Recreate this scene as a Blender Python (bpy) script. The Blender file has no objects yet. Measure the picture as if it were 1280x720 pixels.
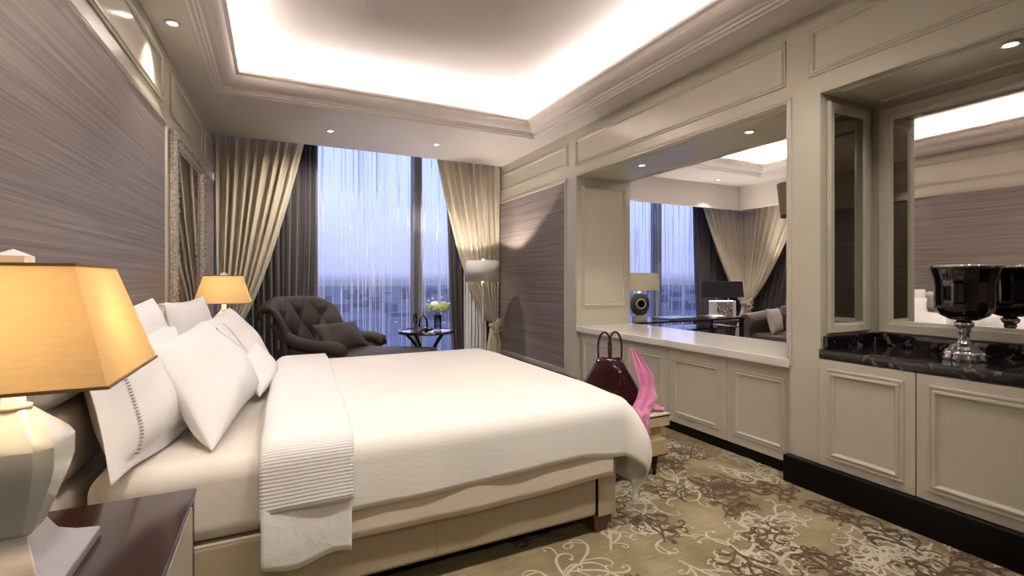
import bpy, bmesh, math, random
from mathutils import Vector, Matrix
S = bpy.context.scene
C = S.collection
PI = math.pi
R = math.radians

# ------------------------------------------------------------------ camera, world, exposure
cam = bpy.data.cameras.new('camera'); camo = bpy.data.objects.new('camera', cam); C.objects.link(camo)
cam.sensor_width = 36; cam.lens = 36*600/1280; cam.clip_start = 0.02; cam.clip_end = 8000
cam.shift_y = -11/1280
camo.location = (0, 0, 1.3); camo.rotation_euler = (PI/2, 0, -math.atan(295/600))
S.camera = camo
S.view_settings.view_transform = 'Standard'; S.view_settings.look = 'None'
S.view_settings.gamma = 1; S.view_settings.use_curve_mapping = False
S.view_settings.exposure = 1.1

K_COVE = 7.0      # W per metre of cove strip
K_DOWN = 20.0      # downlight spots
WARM = (1.0, 0.90, 0.80)
NEUT = (1.0, 0.93, 0.90)

w = bpy.data.worlds.new('dusk_sky'); S.world = w; w.use_nodes = True
nt = w.node_tree; nt.nodes.clear()
o_ = nt.nodes.new('ShaderNodeOutputWorld'); bg = nt.nodes.new('ShaderNodeBackground')
tc = nt.nodes.new('ShaderNodeTexCoord'); sp = nt.nodes.new('ShaderNodeSeparateXYZ'); cr = nt.nodes.new('ShaderNodeValToRGB')
mr = nt.nodes.new('ShaderNodeMapRange'); mr.inputs['From Min'].default_value = -0.1; mr.inputs['From Max'].default_value = 0.5
nt.links.new(tc.outputs['Generated'], sp.inputs[0]); nt.links.new(sp.outputs['Z'], mr.inputs['Value'])
nt.links.new(mr.outputs[0], cr.inputs[0]); nt.links.new(cr.outputs[0], bg.inputs[0]); nt.links.new(bg.outputs[0], o_.inputs[0])
e = cr.color_ramp.elements
e[0].position = 0.0; e[0].color = (0.05, 0.058, 0.10, 1)
e[1].position = 1.0; e[1].color = (0.24, 0.32, 0.62, 1)
for p, c in ((0.16, (0.10, 0.11, 0.20, 1)), (0.19, (0.20, 0.22, 0.40, 1)), (0.45, (0.27, 0.32, 0.60, 1))):
    q = e.new(p); q.color = c
bg.inputs['Strength'].default_value = 1.45

# ------------------------------------------------------------------ materials
def nmat(name):
    m = bpy.data.materials.new(name); m.use_nodes = True
    n = m.node_tree; b = n.nodes['Principled BSDF']
    return m, n, b
def pm(name, col, rough=0.5, metal=0.0, **kw):
    m, n, b = nmat(name)
    b.inputs['Base Color'].default_value = (*col, 1); b.inputs['Roughness'].default_value = rough
    b.inputs['Metallic'].default_value = metal
    for k, v in kw.items(): b.inputs[k.replace('_', ' ')].default_value = v
    return m
def coords(n, scale=(1, 1, 1), rot=(0, 0, 0)):
    t = n.nodes.new('ShaderNodeTexCoord'); mp = n.nodes.new('ShaderNodeMapping')
    mp.inputs['Scale'].default_value = scale; mp.inputs['Rotation'].default_value = rot
    n.links.new(t.outputs['Object'], mp.inputs['Vector']); return mp.outputs[0]
def noise(n, vec, scale=5, detail=3, rough=.5, dist=0):
    t = n.nodes.new('ShaderNodeTexNoise'); t.inputs['Scale'].default_value = scale; t.inputs['Detail'].default_value = detail
    t.inputs['Roughness'].default_value = rough; t.inputs['Distortion'].default_value = dist
    n.links.new(vec, t.inputs['Vector']); return t.outputs['Fac']
def ramp(n, fac, stops):
    r = n.nodes.new('ShaderNodeValToRGB'); el = r.color_ramp.elements
    el[0].position, el[0].color = stops[0][0], (*stops[0][1], 1)
    el[1].position, el[1].color = stops[-1][0], (*stops[-1][1], 1)
    for p, c in stops[1:-1]:
        q = el.new(p); q.color = (*c, 1)
    n.links.new(fac, r.inputs[0]); return r.outputs[0]
def bump(n, b, fac, strength=.2, dist=.01):
    u = n.nodes.new('ShaderNodeBump'); u.inputs['Strength'].default_value = strength; u.inputs['Distance'].default_value = dist
    n.links.new(fac, u.inputs['Height']); n.links.new(u.outputs[0], b.inputs['Normal'])
def noisy(name, c0, c1, scale=8, rough=.5, metal=0, stretch=(1, 1, 1), bmp=0, bscale=None, **kw):
    m, n, b = nmat(name)
    v = coords(n, stretch); f = noise(n, v, scale, 4)
    n.links.new(ramp(n, f, [(.3, c0), (.7, c1)]), b.inputs['Base Color'])
    b.inputs['Roughness'].default_value = rough; b.inputs['Metallic'].default_value = metal
    for k, x in kw.items(): b.inputs[k.replace('_', ' ')].default_value = x
    if bmp: bump(n, b, noise(n, v, bscale or scale*3, 4), bmp)
    return m
M = {}
M['cream'] = noisy('cream_lacquer', (.55, .515, .42), (.57, .535, .44), 3, .22, bmp=.01, bscale=2)
M['soffit'] = noisy('soffit_lacquer', (.55, .51, .41), (.57, .525, .43), 3, .28)
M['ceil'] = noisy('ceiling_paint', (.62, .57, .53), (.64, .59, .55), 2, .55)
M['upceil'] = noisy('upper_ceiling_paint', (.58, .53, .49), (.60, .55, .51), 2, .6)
M['black_skirt'] = pm('black_lacquer_skirting', (.004, .003, .003), .3, 0, Specular_IOR_Level=.2)
M['plaster'] = pm('back_wall_paint', (.35, .31, .27), .6)
M['marble_white'] = noisy('pale_stone', (.72, .70, .64), (.80, .78, .73), 4, .12)
# wallpaper: fine horizontal silk threads
m, n, b = nmat('striped_wallpaper')
v = coords(n, (.8, .8, 150)); f1 = noise(n, v, 1.6, 4, .7); v2 = coords(n, (.25, .25, 26)); f2 = noise(n, v2, 2.0, 4, .7)
mx = n.nodes.new('ShaderNodeMath'); mx.operation = 'ADD'; n.links.new(f1, mx.inputs[0]); n.links.new(f2, mx.inputs[1])
hf = n.nodes.new('ShaderNodeMath'); hf.operation = 'MULTIPLY'; hf.inputs[1].default_value = .5; n.links.new(mx.outputs[0], hf.inputs[0])
n.links.new(ramp(n, hf.outputs[0], [(.38, (.155, .125, .112)), (.5, (.235, .196, .178)), (.62, (.32, .275, .255))]), b.inputs['Base Color'])
b.inputs['Roughness'].default_value = .5; b.inputs['Specular IOR Level'].default_value = .25
bump(n, b, f1, .12, .002); M['wallpaper'] = m
# black marble
m, n, b = nmat('black_veined_marble')
v = coords(n, (1, 1, 1)); f = noise(n, v, 7, 8, .65, 1.8)
n.links.new(ramp(n, f, [(.0, (.008, .006, .007)), (.56, (.012, .009, .010)), (.60, (.22, .18, .17)), (.63, (.02, .015, .015)), (1, (.01, .008, .008))]), b.inputs['Base Color'])
b.inputs['Roughness'].default_value = .07; M['black_marble'] = m
M['mirror'] = pm('mirror_glass', (.82, .80, .77), .01, 1.0)
M['mirror_dim'] = pm('darkened_mirror', (.42, .40, .38), .02, 1.0)  # glass darkened in place of the dark hall the side mirror reflects
M['silverleaf'] = noisy('carved_silver_leaf', (.30, .25, .20), (.70, .64, .56), 60, .35, .6, bmp=.4, bscale=80)
M['chrome'] = pm('polished_chrome', (.8, .8, .8), .08, 1.0)
M['brushed'] = noisy('brushed_nickel', (.55, .53, .49), (.66, .63, .58), 10, .42, .6, (1, 30, 1))
# fabrics
def cloth_mat(name, c0, c1, scale=300, rough=.85, bmp=.15, sheen=.2, crease=0):
    m, n, b = nmat(name)
    v = coords(n); f = noise(n, v, scale, 2)
    n.links.new(ramp(n, noise(n, v, 4, 4), [(.3, c0), (.7, c1)]), b.inputs['Base Color'])
    b.inputs['Roughness'].default_value = rough; b.inputs['Sheen Weight'].default_value = sheen
    if crease:
        a = n.nodes.new('ShaderNodeMath'); a.operation = 'MULTIPLY_ADD'; a.inputs[1].default_value = crease
        n.links.new(noise(n, v, 5, 3, .5, .6), a.inputs[0]); n.links.new(f, a.inputs[2]); f = a.outputs[0]
        bump(n, b, f, bmp, .006)
    else: bump(n, b, f, bmp, .002)
    return m
M['linen'] = cloth_mat('white_bed_linen', (.84, .82, .82), (.88, .86, .86), 250, bmp=.35, crease=9)
M['sheet'] = cloth_mat('ivory_sheet', (.74, .69, .62), (.78, .73, .66), 250, .75, crease=4)
M['leather'] = noisy('cream_leather', (.42, .35, .24), (.46, .39, .27), 5, .4, bmp=.05, bscale=150)
M['headboard'] = noisy('ivory_leather_headboard', (.60, .54, .48), (.64, .58, .52), 5, .38, bmp=.04, bscale=120)
def ribbed(name, col, k, strength):
    m, n, b = nmat(name)
    t = n.nodes.new('ShaderNodeTexCoord'); s = n.nodes.new('ShaderNodeSeparateXYZ'); n.links.new(t.outputs['Object'], s.inputs[0])
    a = n.nodes.new('ShaderNodeMath'); a.operation = 'ADD'; n.links.new(s.outputs['Y'], a.inputs[0]); n.links.new(s.outputs['Z'], a.inputs[1])
    k_ = n.nodes.new('ShaderNodeMath'); k_.operation = 'MULTIPLY'; k_.inputs[1].default_value = k; n.links.new(a.outputs[0], k_.inputs[0])
    si = n.nodes.new('ShaderNodeMath'); si.operation = 'SINE'; n.links.new(k_.outputs[0], si.inputs[0])
    b.inputs['Base Color'].default_value = (*col, 1); b.inputs['Roughness'].default_value = .8; b.inputs['Sheen Weight'].default_value = .2
    bump(n, b, si.outputs[0], strength, .004); return m
M['ribbed'] = ribbed('white_ribbed_cotton', (.86, .85, .85), 2*PI/.0135, .2)
m, n, b = nmat('white_matelasse')
v = coords(n, (18, 70, 70)); b.inputs['Base Color'].default_value = (.84, .81, .77, 1); b.inputs['Roughness'].default_value = .8
bump(n, b, noise(n, v, 1.5, 3), .22, .004); M['matelasse'] = m
def drape_mat(name, c0, c1, trans=.25, rough=.6):
    m, n, b = nmat(name)
    f = noise(n, coords(n, (40, 40, 1)), 1.5, 3)
    col = ramp(n, f, [(.3, c0), (.7, c1)])
    n.links.new(col, b.inputs['Base Color']); b.inputs['Roughness'].default_value = rough; b.inputs['Sheen Weight'].default_value = .3
    return m
M['curtain'] = drape_mat('champagne_satin_curtain', (.50, .43, .32), (.60, .53, .41), rough=.42)
M['dark_drape'] = drape_mat('dark_taupe_drape', (.022, .017, .020), (.058, .048, .050), rough=.6)
M['teal_drape'] = drape_mat('dark_blue_lining', (.02, .04, .075), (.03, .06, .10), rough=.6)
# sheer: semi transparent white net with denser fold lines
def sheer(name, lo, hi, col, seed=0):
    m, n, b = nmat(name); n.nodes.remove(b)
    out = n.nodes['Material Output']
    mp = coords(n, (9, 2, .16)); 
    f = noise(n, mp, 1.6, 3, .55, .1); mp2 = coords(n, (21, 2, .16)); f2 = noise(n, mp2, 1.3, 1, .5)
    mul = n.nodes.new('ShaderNodeMath'); mul.operation = 'MULTIPLY'; n.links.new(f, mul.inputs[0]); n.links.new(f2, mul.inputs[1])
    op = ramp(n, mul.outputs[0], [(.23, (lo,)*3), (.275, (lo*2,)*3), (.29, (hi,)*3), (.315, (hi*.8,)*3), (.335, (lo*1.5,)*3)])
    lw = n.nodes.new('ShaderNodeLayerWeight'); lw.inputs['Blend'].default_value = .5
    pw = n.nodes.new('ShaderNodeMath'); pw.operation = 'POWER'; pw.inputs[1].default_value = 4; n.links.new(lw.outputs['Facing'], pw.inputs[0])
    mx = n.nodes.new('ShaderNodeMath'); mx.operation = 'MULTIPLY_ADD'; mx.inputs[1].default_value = .7; mx.use_clamp = True
    n.links.new(pw.outputs[0], mx.inputs[0]); n.links.new(op, mx.inputs[2])
    tr = n.nodes.new('ShaderNodeBsdfTransparent'); df = n.nodes.new('ShaderNodeBsdfDiffuse'); tl = n.nodes.new('ShaderNodeBsdfTranslucent')
    df.inputs[0].default_value = (*col, 1); tl.inputs[0].default_value = (*col, 1)
    a = n.nodes.new('ShaderNodeMixShader'); a.inputs[0].default_value = .5; n.links.new(df.outputs[0], a.inputs[1]); n.links.new(tl.outputs[0], a.inputs[2])
    z = n.nodes.new('ShaderNodeMixShader'); n.links.new(mx.outputs[0], z.inputs[0]); n.links.new(tr.outputs[0], z.inputs[1]); n.links.new(a.outputs[0], z.inputs[2])
    n.links.new(z.outputs[0], out.inputs[0]); return m
M['sheer'] = sheer('white_sheer_voile', .10, .8, (.92, .92, .95))
M['glass'] = None
m, n, b = nmat('window_glass'); n.nodes.remove(b)
tr = n.nodes.new('ShaderNodeBsdfTransparent'); gl = n.nodes.new('ShaderNodeBsdfGlossy'); gl.inputs['Roughness'].default_value = .0
fr = n.nodes.new('ShaderNodeFresnel'); fr.inputs[0].default_value = 1.12; mi = n.nodes.new('ShaderNodeMixShader'); tr.inputs[0].default_value = (.94, .95, .97, 1)
n.links.new(fr.outputs[0], mi.inputs[0]); n.links.new(tr.outputs[0], mi.inputs[1]); n.links.new(gl.outputs[0], mi.inputs[2])
n.links.new(mi.outputs[0], n.nodes['Material Output'].inputs[0]); M['glass'] = m
M['alu'] = pm('dark_grey_window_frame', (.09, .085, .10), .4, .3)
M['wood'] = noisy('glossy_dark_mahogany', (.018, .007, .006), (.045, .018, .014), 5, .12, 0, (1, 12, 12))
M['espresso'] = noisy('espresso_wood', (.010, .006, .006), (.022, .012, .011), 5, .2, 0, (1, 8, 8))
M['ivory_drawer'] = noisy('ivory_drawer_lacquer', (.42, .38, .29), (.46, .42, .33), 5, .3)
M['bronze'] = noisy('dark_bronze', (.05, .035, .03), (.11, .08, .06), 20, .3, .8)
M['velvet'] = cloth_mat('brown_velvet', (.020, .012, .009), (.038, .023, .018), 200, .7, sheen=0)
M['velvet_light'] = cloth_mat('taupe_velvet', (.055, .040, .037), (.085, .062, .057), 200, .7, sheen=.03)
M['crystal'] = noisy('frosted_rock_crystal', (.60, .66, .62), (.74, .78, .74), 4, .28, 0, Coat_Weight=.6)
def shade_mat(name, col, tl=.5):
    m, n, b = nmat(name); n.nodes.remove(b)
    f = noise(n, coords(n, (30, 30, 260)), 1, 2)
    c = ramp(n, f, [(.3, tuple(x*.93 for x in col)), (.7, col)])
    d = n.nodes.new('ShaderNodeBsdfDiffuse'); t = n.nodes.new('ShaderNodeBsdfTranslucent'); mi = n.nodes.new('ShaderNodeMixShader'); mi.inputs[0].default_value = tl
    n.links.new(c, d.inputs[0]); n.links.new(c, t.inputs[0]); n.links.new(d.outputs[0], mi.inputs[1]); n.links.new(t.outputs[0], mi.inputs[2])
    n.links.new(mi.outputs[0], n.nodes['Material Output'].inputs[0]); return m
M['gold_shade'] = shade_mat('gold_silk_shade', (.80, .57, .29), .36)
M['shade_trim'] = pm('shade_edge_trim', (.28, .17, .07), .7)
M['grey_shade'] = noisy('grey_fabric_shade', (.42, .41, .38), (.46, .45, .42), 50, .8)
M['cream_shade'] = shade_mat('cream_linen_shade', (.72, .68, .58), .3)
M['black_shade'] = pm('black_fabric_shade', (.012, .008, .012), .8)
def emit(name, col, s):
    m, n, b = nmat(name); b.inputs['Base Color'].default_value = (*col, 1); b.inputs['Emission Color'].default_value = (*col, 1); b.inputs['Emission Strength'].default_value = s; return m
M['lamp_glow'] = emit('lamp_glow', (1, .93, .85), 12)
M['bulb'] = emit('bulb_glow', (1, .78, .5), 3)
M['white_metal'] = pm('white_enamel_ring', (.75, .72, .68), .35)
M['bag'] = noisy('burgundy_patent_leather', (.022, .004, .005), (.04, .009, .010), 6, .16, 0, bmp=.1, bscale=12)
M['scarf'] = cloth_mat('pink_silk', (.50, .13, .29), (.62, .20, .39), 200, .42, .1, .5)
M['bench_side'] = noisy('tan_leather_bench', (.50, .39, .22), (.56, .44, .27), 6, .42)
M['bench_top'] = cloth_mat('ivory_leather_top', (.66, .58, .46), (.70, .62, .50), 200, .5, .05, 0)
M['dark_leg'] = pm('dark_walnut_leg', (.03, .012, .009), .25)
M['red_leg'] = pm('reddish_mahogany_foot', (.10, .022, .014), .3)
M['black_glass'] = pm('black_glass', (.004, .0015, .002), .03, 0, Coat_Weight=1.0)
m, n, b = nmat('clear_glass'); b.inputs['Transmission Weight'].default_value = 1; b.inputs['Roughness'].default_value = .0; b.inputs['IOR'].default_value = 1.45; M['clear'] = m
M['cut_glass'] = pm('silvered_cut_glass', (.72, .70, .70), .06, .9)
m, n, b = nmat('thin_table_glass'); n.nodes.remove(b)
tr = n.nodes.new('ShaderNodeBsdfTransparent'); gl = n.nodes.new('ShaderNodeBsdfGlossy'); gl.inputs['Roughness'].default_value = .03
fr = n.nodes.new('ShaderNodeFresnel'); fr.inputs[0].default_value = 1.6; mi = n.nodes.new('ShaderNodeMixShader'); tr.inputs[0].default_value = (.86, .88, .9, 1)
n.links.new(fr.outputs[0], mi.inputs[0]); n.links.new(tr.outputs[0], mi.inputs[1]); n.links.new(gl.outputs[0], mi.inputs[2])
n.links.new(mi.outputs[0], n.nodes['Material Output'].inputs[0]); M['thin'] = m
M['leaf'] = noisy('green_leaves', (.05, .12, .03), (.12, .22, .06), 20, .5)
M['petal'] = noisy('white_petals', (.75, .78, .68), (.85, .85, .8), 30, .6)
M['petal_green'] = noisy('pale_green_petals', (.30, .42, .14), (.48, .58, .25), 30, .6)
M['stem'] = pm('green_stem', (.08, .16, .04), .5)
M['silver_body'] = pm('grey_satin_body', (.10, .10, .10), .3, .5)
M['paper'] = pm('closed_folder_cover', (.18, .2, .28), .25)
m, n, b = nmat('floral_cutout_panel')
f = noise(n, coords(n), 38, 2, .5, 1.5)
n.links.new(ramp(n, f, [(.47, (.62, .56, .48)), (.50, (.02, .015, .015))]), b.inputs['Base Color']); M['floral'] = m
M['brown_sofa'] = cloth_mat('brown_velvet_sofa', (.075, .042, .028), (.105, .06, .04), 200, .7, sheen=.4)
M['cream_cushion'] = cloth_mat('cream_cushion_cloth', (.42, .38, .30), (.48, .43, .35), 200)
# city
m, n, b = nmat('city_ground')
v = coords(n); vo = n.nodes.new('ShaderNodeTexVoronoi'); vo.inputs['Scale'].default_value = .02; n.links.new(v, vo.inputs['Vector'])
n.links.new(ramp(n, vo.outputs['Distance'], [(.05, (1, 1, 1)), (.09, (0, 0, 0))]), b.inputs['Emission Strength'])
b.inputs['Emission Color'].default_value = (1, .85, .65, 1)
n.links.new(ramp(n, noise(n, v, .01, 4), [(.35, (.07, .075, .12)), (.65, (.13, .14, .20))]), b.inputs['Base Color']); b.inputs['Roughness'].default_value = 1
M['city'] = m
M['tower'] = noisy('hazy_towers', (.10, .105, .16), (.15, .155, .22), .05, .9)

# ------------------------------------------------------------------ helpers
def LWX(y): return -.655 + .027*(y-6.3)           # left wall runs very slightly out of square
def fin(name, bm, mat, parent=None, world=True, smooth=False, bevel=0, bseg=2, sub=0, solid=0, auto=False, lw=False):
    if lw:
        for q in bm.verts: q.co.x += .027*(q.co.y-6.3)
    if parent is not None and world:
        lc = parent['_loc'] if '_loc' in parent else None
        off = Vector(parent['_w']) if '_w' in parent else Vector((0, 0, 0))
        for q in bm.verts: q.co -= off
    bmesh.ops.recalc_face_normals(bm, faces=bm.faces[:]) if not solid else None
    me = bpy.data.meshes.new(name); bm.to_mesh(me); bm.free()
    for mm in (mat if isinstance(mat, (list, tuple)) else [mat]): me.materials.append(mm)
    if smooth:
        for p in me.polygons: p.use_smooth = True
    o = bpy.data.objects.new(name, me); C.objects.link(o)
    if parent is not None: o.parent = parent
    if solid:
        s = o.modifiers.new('s', 'SOLIDIFY'); s.thickness = solid; s.offset = 0
    if bevel:
        bv = o.modifiers.new('b', 'BEVEL'); bv.width = bevel; bv.segments = bseg; bv.limit_method = 'ANGLE'; bv.angle_limit = R(40)
        if not smooth:
            for p in me.polygons: p.use_smooth = True
            wn = o.modifiers.new('w', 'WEIGHTED_NORMAL'); wn.keep_sharp = False
    if sub:
        s = o.modifiers.new('u', 'SUBSURF'); s.levels = sub; s.render_levels = sub
    if parent is not None and '_w' in parent: o['_w'] = list(parent['_w'])
    return o
def thing(name, label, cat, loc, rotz=0, group=None):
    o = bpy.data.objects.new(name, None); C.objects.link(o); o.location = loc; o.rotation_euler = (0, 0, rotz)
    o.empty_display_size = .05
    o['label'] = label; o['category'] = cat
    if group: o['group'] = group
    o['_w'] = list(loc); return o
def tag(o, label, cat, group=None, kind=None):
    o['label'] = label; o['category'] = cat
    if group: o['group'] = group
    if kind: o['kind'] = kind
    return o
def struct(o): o['kind'] = 'structure'; return o
def B(): return bmesh.new()
def box(bm, x0, x1, y0, y1, z0, z1, mi=0):
    vs = [bm.verts.new((x, y, z)) for x in (x0, x1) for y in (y0, y1) for z in (z0, z1)]
    for f in ((0, 1, 3, 2), (4, 6, 7, 5), (0, 4, 5, 1), (2, 3, 7, 6), (0, 2, 6, 4), (1, 5, 7, 3)):
        bm.faces.new([vs[i] for i in f]).material_index = mi
    return bm
def bx(*a): return box(B(), *a)
def lathe(bm, prof, seg=32, c=(0, 0, 0), flute=None, close=False):
    rings = []
    for r, z in prof:
        ring = []
        for i in range(seg):
            a = 2*PI*i/seg; rr = r*(1+(flute(a, z) if flute else 0))
            ring.append(bm.verts.new((c[0]+rr*math.cos(a), c[1]+rr*math.sin(a), c[2]+z)))
        rings.append(ring)
    for a, b_ in zip(rings, rings[1:]):
        for i in range(seg): bm.faces.new((a[i], a[(i+1) % seg], b_[(i+1) % seg], b_[i]))
    if prof[0][0] > 1e-4: bm.faces.new(rings[0][::-1])
    if prof[-1][0] > 1e-4 and close: bm.faces.new(rings[-1])
    return bm
def tube(bm, pts, r, seg=8, closed=False, radii=None):
    pts = [Vector(p) for p in pts]; n_ = len(pts); rings = []; up = None
    for i, p in enumerate(pts):
        if closed: t = pts[(i+1) % n_]-pts[i-1]
        else: t = pts[min(i+1, n_-1)]-pts[max(i-1, 0)]
        t.normalize()
        if up is None:
            up = Vector((0, 0, 1)) if abs(t.z) < .9 else Vector((1, 0, 0))
        s = t.cross(up)
        if s.length < 1e-5: s = t.orthogonal()
        s.normalize(); up = s.cross(t).normalized(); rr = radii[i] if radii else r
        rings.append([bm.verts.new(p+rr*(math.cos(2*PI*k/seg)*s+math.sin(2*PI*k/seg)*up)) for k in range(seg)])
    rng = range(n_ if closed else n_-1)
    for i in rng:
        a, b_ = rings[i], rings[(i+1) % n_]
        for k in range(seg): bm.faces.new((a[k], a[(k+1) % seg], b_[(k+1) % seg], b_[k]))
    if not closed: bm.faces.new(rings[0][::-1]); bm.faces.new(rings[-1])
    return bm
def ring(bm, f, rect, prof, mi=0, closed=False):
    """sweep a profile [(inset, height)] round a rectangle; f(a,b,h) -> point"""
    a0, a1, b0, b1 = rect; rs = []
    for i, h in prof:
        rs.append([bm.verts.new(f(*p, h)) for p in ((a0+i, b0+i), (a1-i, b0+i), (a1-i, b1-i), (a0+i, b1-i))])
    for p, q in zip(rs, rs[1:]):
        for k in range(4): bm.faces.new((p[k], p[(k+1) % 4], q[(k+1) % 4], q[k])).material_index = mi
    return bm
PAN = [(0, 0), (0, .006), (.004, .012), (.012, .012), (.017, .007), (.022, .006), (.027, .016), (.036, .018), (.042, .012), (.046, .004), (.050, 0)]
def scaled(p, s, hs=None): return [(a*s, b*(hs or s)) for a, b in p]
def wallR(x): return lambda a, b, h: (x-h, a, b)       # faces -x
def wallL(x): return lambda a, b, h: (x+h, a, b)       # faces +x
def faceNy(y): return lambda a, b, h: (a, y-h, b)      # faces -y
def smoothstep(t): t = max(0, min(1, t)); return t*t*(3-2*t)
def plane_frame(name, f, rect, s=1.0, mat=None, lw=False, n_=[0]):
    n_[0] += 1
    return struct(fin('trim_%d' % n_[0], ring(B(), f, rect, scaled(PAN, s)), mat or M['cream'], lw=lw))
def light(name, kind, loc, power, col=WARM, **kw):
    l = bpy.data.lights.new(name, kind); l.energy = power; l.color = col
    o = bpy.data.objects.new(name, l); C.objects.link(o); o.location = loc
    for k, v in kw.items():
        if k == 'rot': o.rotation_euler = v
        elif k == 'parent': o.parent = v
        else: setattr(l, k, v)
    return o

# ------------------------------------------------------------------ ROOM SHELL
ZC = 2.96; XR = 3.0; YG = 6.75
# floor with woven scroll pattern (ribbons of cut pile set into the carpet)
random.seed(7)
m, n, b = nmat('carpet_ground')
v = coords(n, (1, 1, 1)); vb = coords(n, (4, 90, 1))
mixn = n.nodes.new('ShaderNodeMath'); mixn.operation = 'MULTIPLY_ADD'; mixn.inputs[1].default_value = .45
n.links.new(noise(n, vb, 2, 3), mixn.inputs[0]); 
k2 = n.nodes.new('ShaderNodeMath'); k2.operation = 'MULTIPLY'; k2.inputs[1].default_value = .55; n.links.new(noise(n, v, 3.5, 4), k2.inputs[0]); n.links.new(k2.outputs[0], mixn.inputs[2])
n.links.new(ramp(n, mixn.outputs[0], [(.36, (.18, .135, .068)), (.5, (.255, .20, .11)), (.62, (.34, .28, .17))]), b.inputs['Base Color'])
b.inputs['Roughness'].default_value = .95; bump(n, b, noise(n, v, 400, 2), .4, .003); M['carpet'] = m
M['carpet_cream'] = noisy('carpet_cream_scroll', (.44, .39, .29), (.54, .49, .39), 30, .95, bmp=.3, bscale=400)
M['carpet_brown'] = noisy('carpet_brown_scroll', (.10, .062, .032), (.16, .105, .058), 30, .95, bmp=.3, bscale=400)
bm = B(); box(bm, -1.4, 9, -2.2, 7, -.1, 0)
def ribbon(bm, pts, wd, z, mi):
    n_ = len(pts); prev = None
    for i, (x, y) in enumerate(pts):
        j = min(i+1, n_-1); k = max(i-1, 0)
        dx, dy = pts[j][0]-pts[k][0], pts[j][1]-pts[k][1]; L = math.hypot(dx, dy) or 1
        t = i/(n_-1); ww = wd*1.0*(.35+.65*math.sin(PI*min(1, t*.9+.12)))
        nx, ny = -dy/L*ww, dx/L*ww
        cur = (bm.verts.new((x+nx, y+ny, z)), bm.verts.new((x-nx, y-ny, z)))
        if prev: bm.faces.new((prev[0], prev[1], cur[1], cur[0])).material_index = mi
        prev = cur
    # round end dot
    x, y = pts[-1]; rr = wd*1.5; vs = [bm.verts.new((x+rr*math.cos(a*PI/4), y+rr*math.sin(a*PI/4), z+.0002)) for a in range(8)]
    bm.faces.new(vs).material_index = mi
def curl(x, y, a, L, k0, A, n_=22):
    k1 = A*3/L-2*k0; pts = [(x, y)]
    for i in range(n_):
        t = (i+1)/n_; a += (k0+(k1-k0)*t*t)*L/n_
        x += math.cos(a)*L/n_; y += math.sin(a)*L/n_; pts.append((x, y))
    return pts, a
def branch(x, y, a, L, wd, z, mi, depth):
    s = random.choice((-1, 1)); k0 = -s*random.uniform(0, 2.5)
    pts, _ = curl(x, y, a, L, k0, s*random.uniform(2.2, 4.6))
    ribbon(bm, pts, wd, z+random.uniform(0, .002), mi)
    if depth < 2:
        nb = 6 if depth == 0 else 2
        for q in range(nb):
            i = int(2+11*q/(nb-1))
            px, py = pts[i]; aa = math.atan2(pts[i+1][1]-py, pts[i+1][0]-px)
            side = 1 if q % 2 else -1
            if depth == 0:
                branch(px, py, aa+side*random.uniform(.5, 1.0), L*random.uniform(.40, .58), wd*.85, z, mi, 1)
            else:
                LL = L*random.uniform(.5, .65)
                cp, _ = curl(px, py, aa+side*random.uniform(.6, 1.0), LL, -side*2, side*random.uniform(2.5, 4.2), 14); ribbon(bm, cp, wd*.75, z+random.uniform(0, .002), mi)
sp_ = .25
gy = -1.0
row = 0
while gy < 6.6:
    gx = 1.2 if 1.6 < gy < 4.3 else -.7
    gx += (row % 2)*sp_/2
    while gx < 2.98:
        cx_, cy_ = gx+random.uniform(-.07, .07), gy+random.uniform(-.07, .07)
        if random.random() < .58: branch(cx_, cy_, random.uniform(0, 2*PI), random.uniform(.42, .56), .0082, .001, 1, 0)
        else: branch(cx_, cy_, random.choice((1.2, -1.9, .4, 2.5))+random.uniform(-.4, .4), random.uniform(.34, .46), .0072, .0035, 2, 0)
        gx += sp_
    gy += sp_*.8; row += 1
struct(fin('floor', bm, [M['carpet'], M['carpet_cream'], M['carpet_brown']]))

# left wall
bm = B(); box(bm, -.655-.15, -.655-.004, -2.1, 6.95, 0, 3.4); struct(fin('wall_left', bm, M['cream'], lw=True))
bm = B(); box(bm, -.66, -.652, -2.0, 4.16, .12, 2.40); box(bm, -.66, -.652, 5.78, 6.9, .12, 2.40)
tag(struct(fin('wall_left_paper', bm, M['wallpaper'], lw=True)), 'grey brown striped silk wallpaper on the left wall', 'wallpaper')
PR = [(0, 0), (0, .012), (.006, .018), (.03, .018), (.036, .010), (.04, 0)]
for rc in ((-1.96, 4.12+.08, .10, 2.44), (5.74, 6.6, .10, 2.44)):
    plane_frame('f', wallL(-.655), rc, .85, lw=True)
for rc in ((-1.5, 1.1, 2.54, 2.86), (1.25, 4.1, 2.54, 2.86), (4.36, 5.7, 2.54, 2.86), (5.85, 6.6, 2.54, 2.86)):
    plane_frame('f', wallL(-.655), rc, .8, lw=True)
bm = B(); box(bm, -.655, -.64, -2.0, 6.8, 0, .12); struct(fin('baseboard_left', bm, M['black_skirt'], lw=True))
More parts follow.
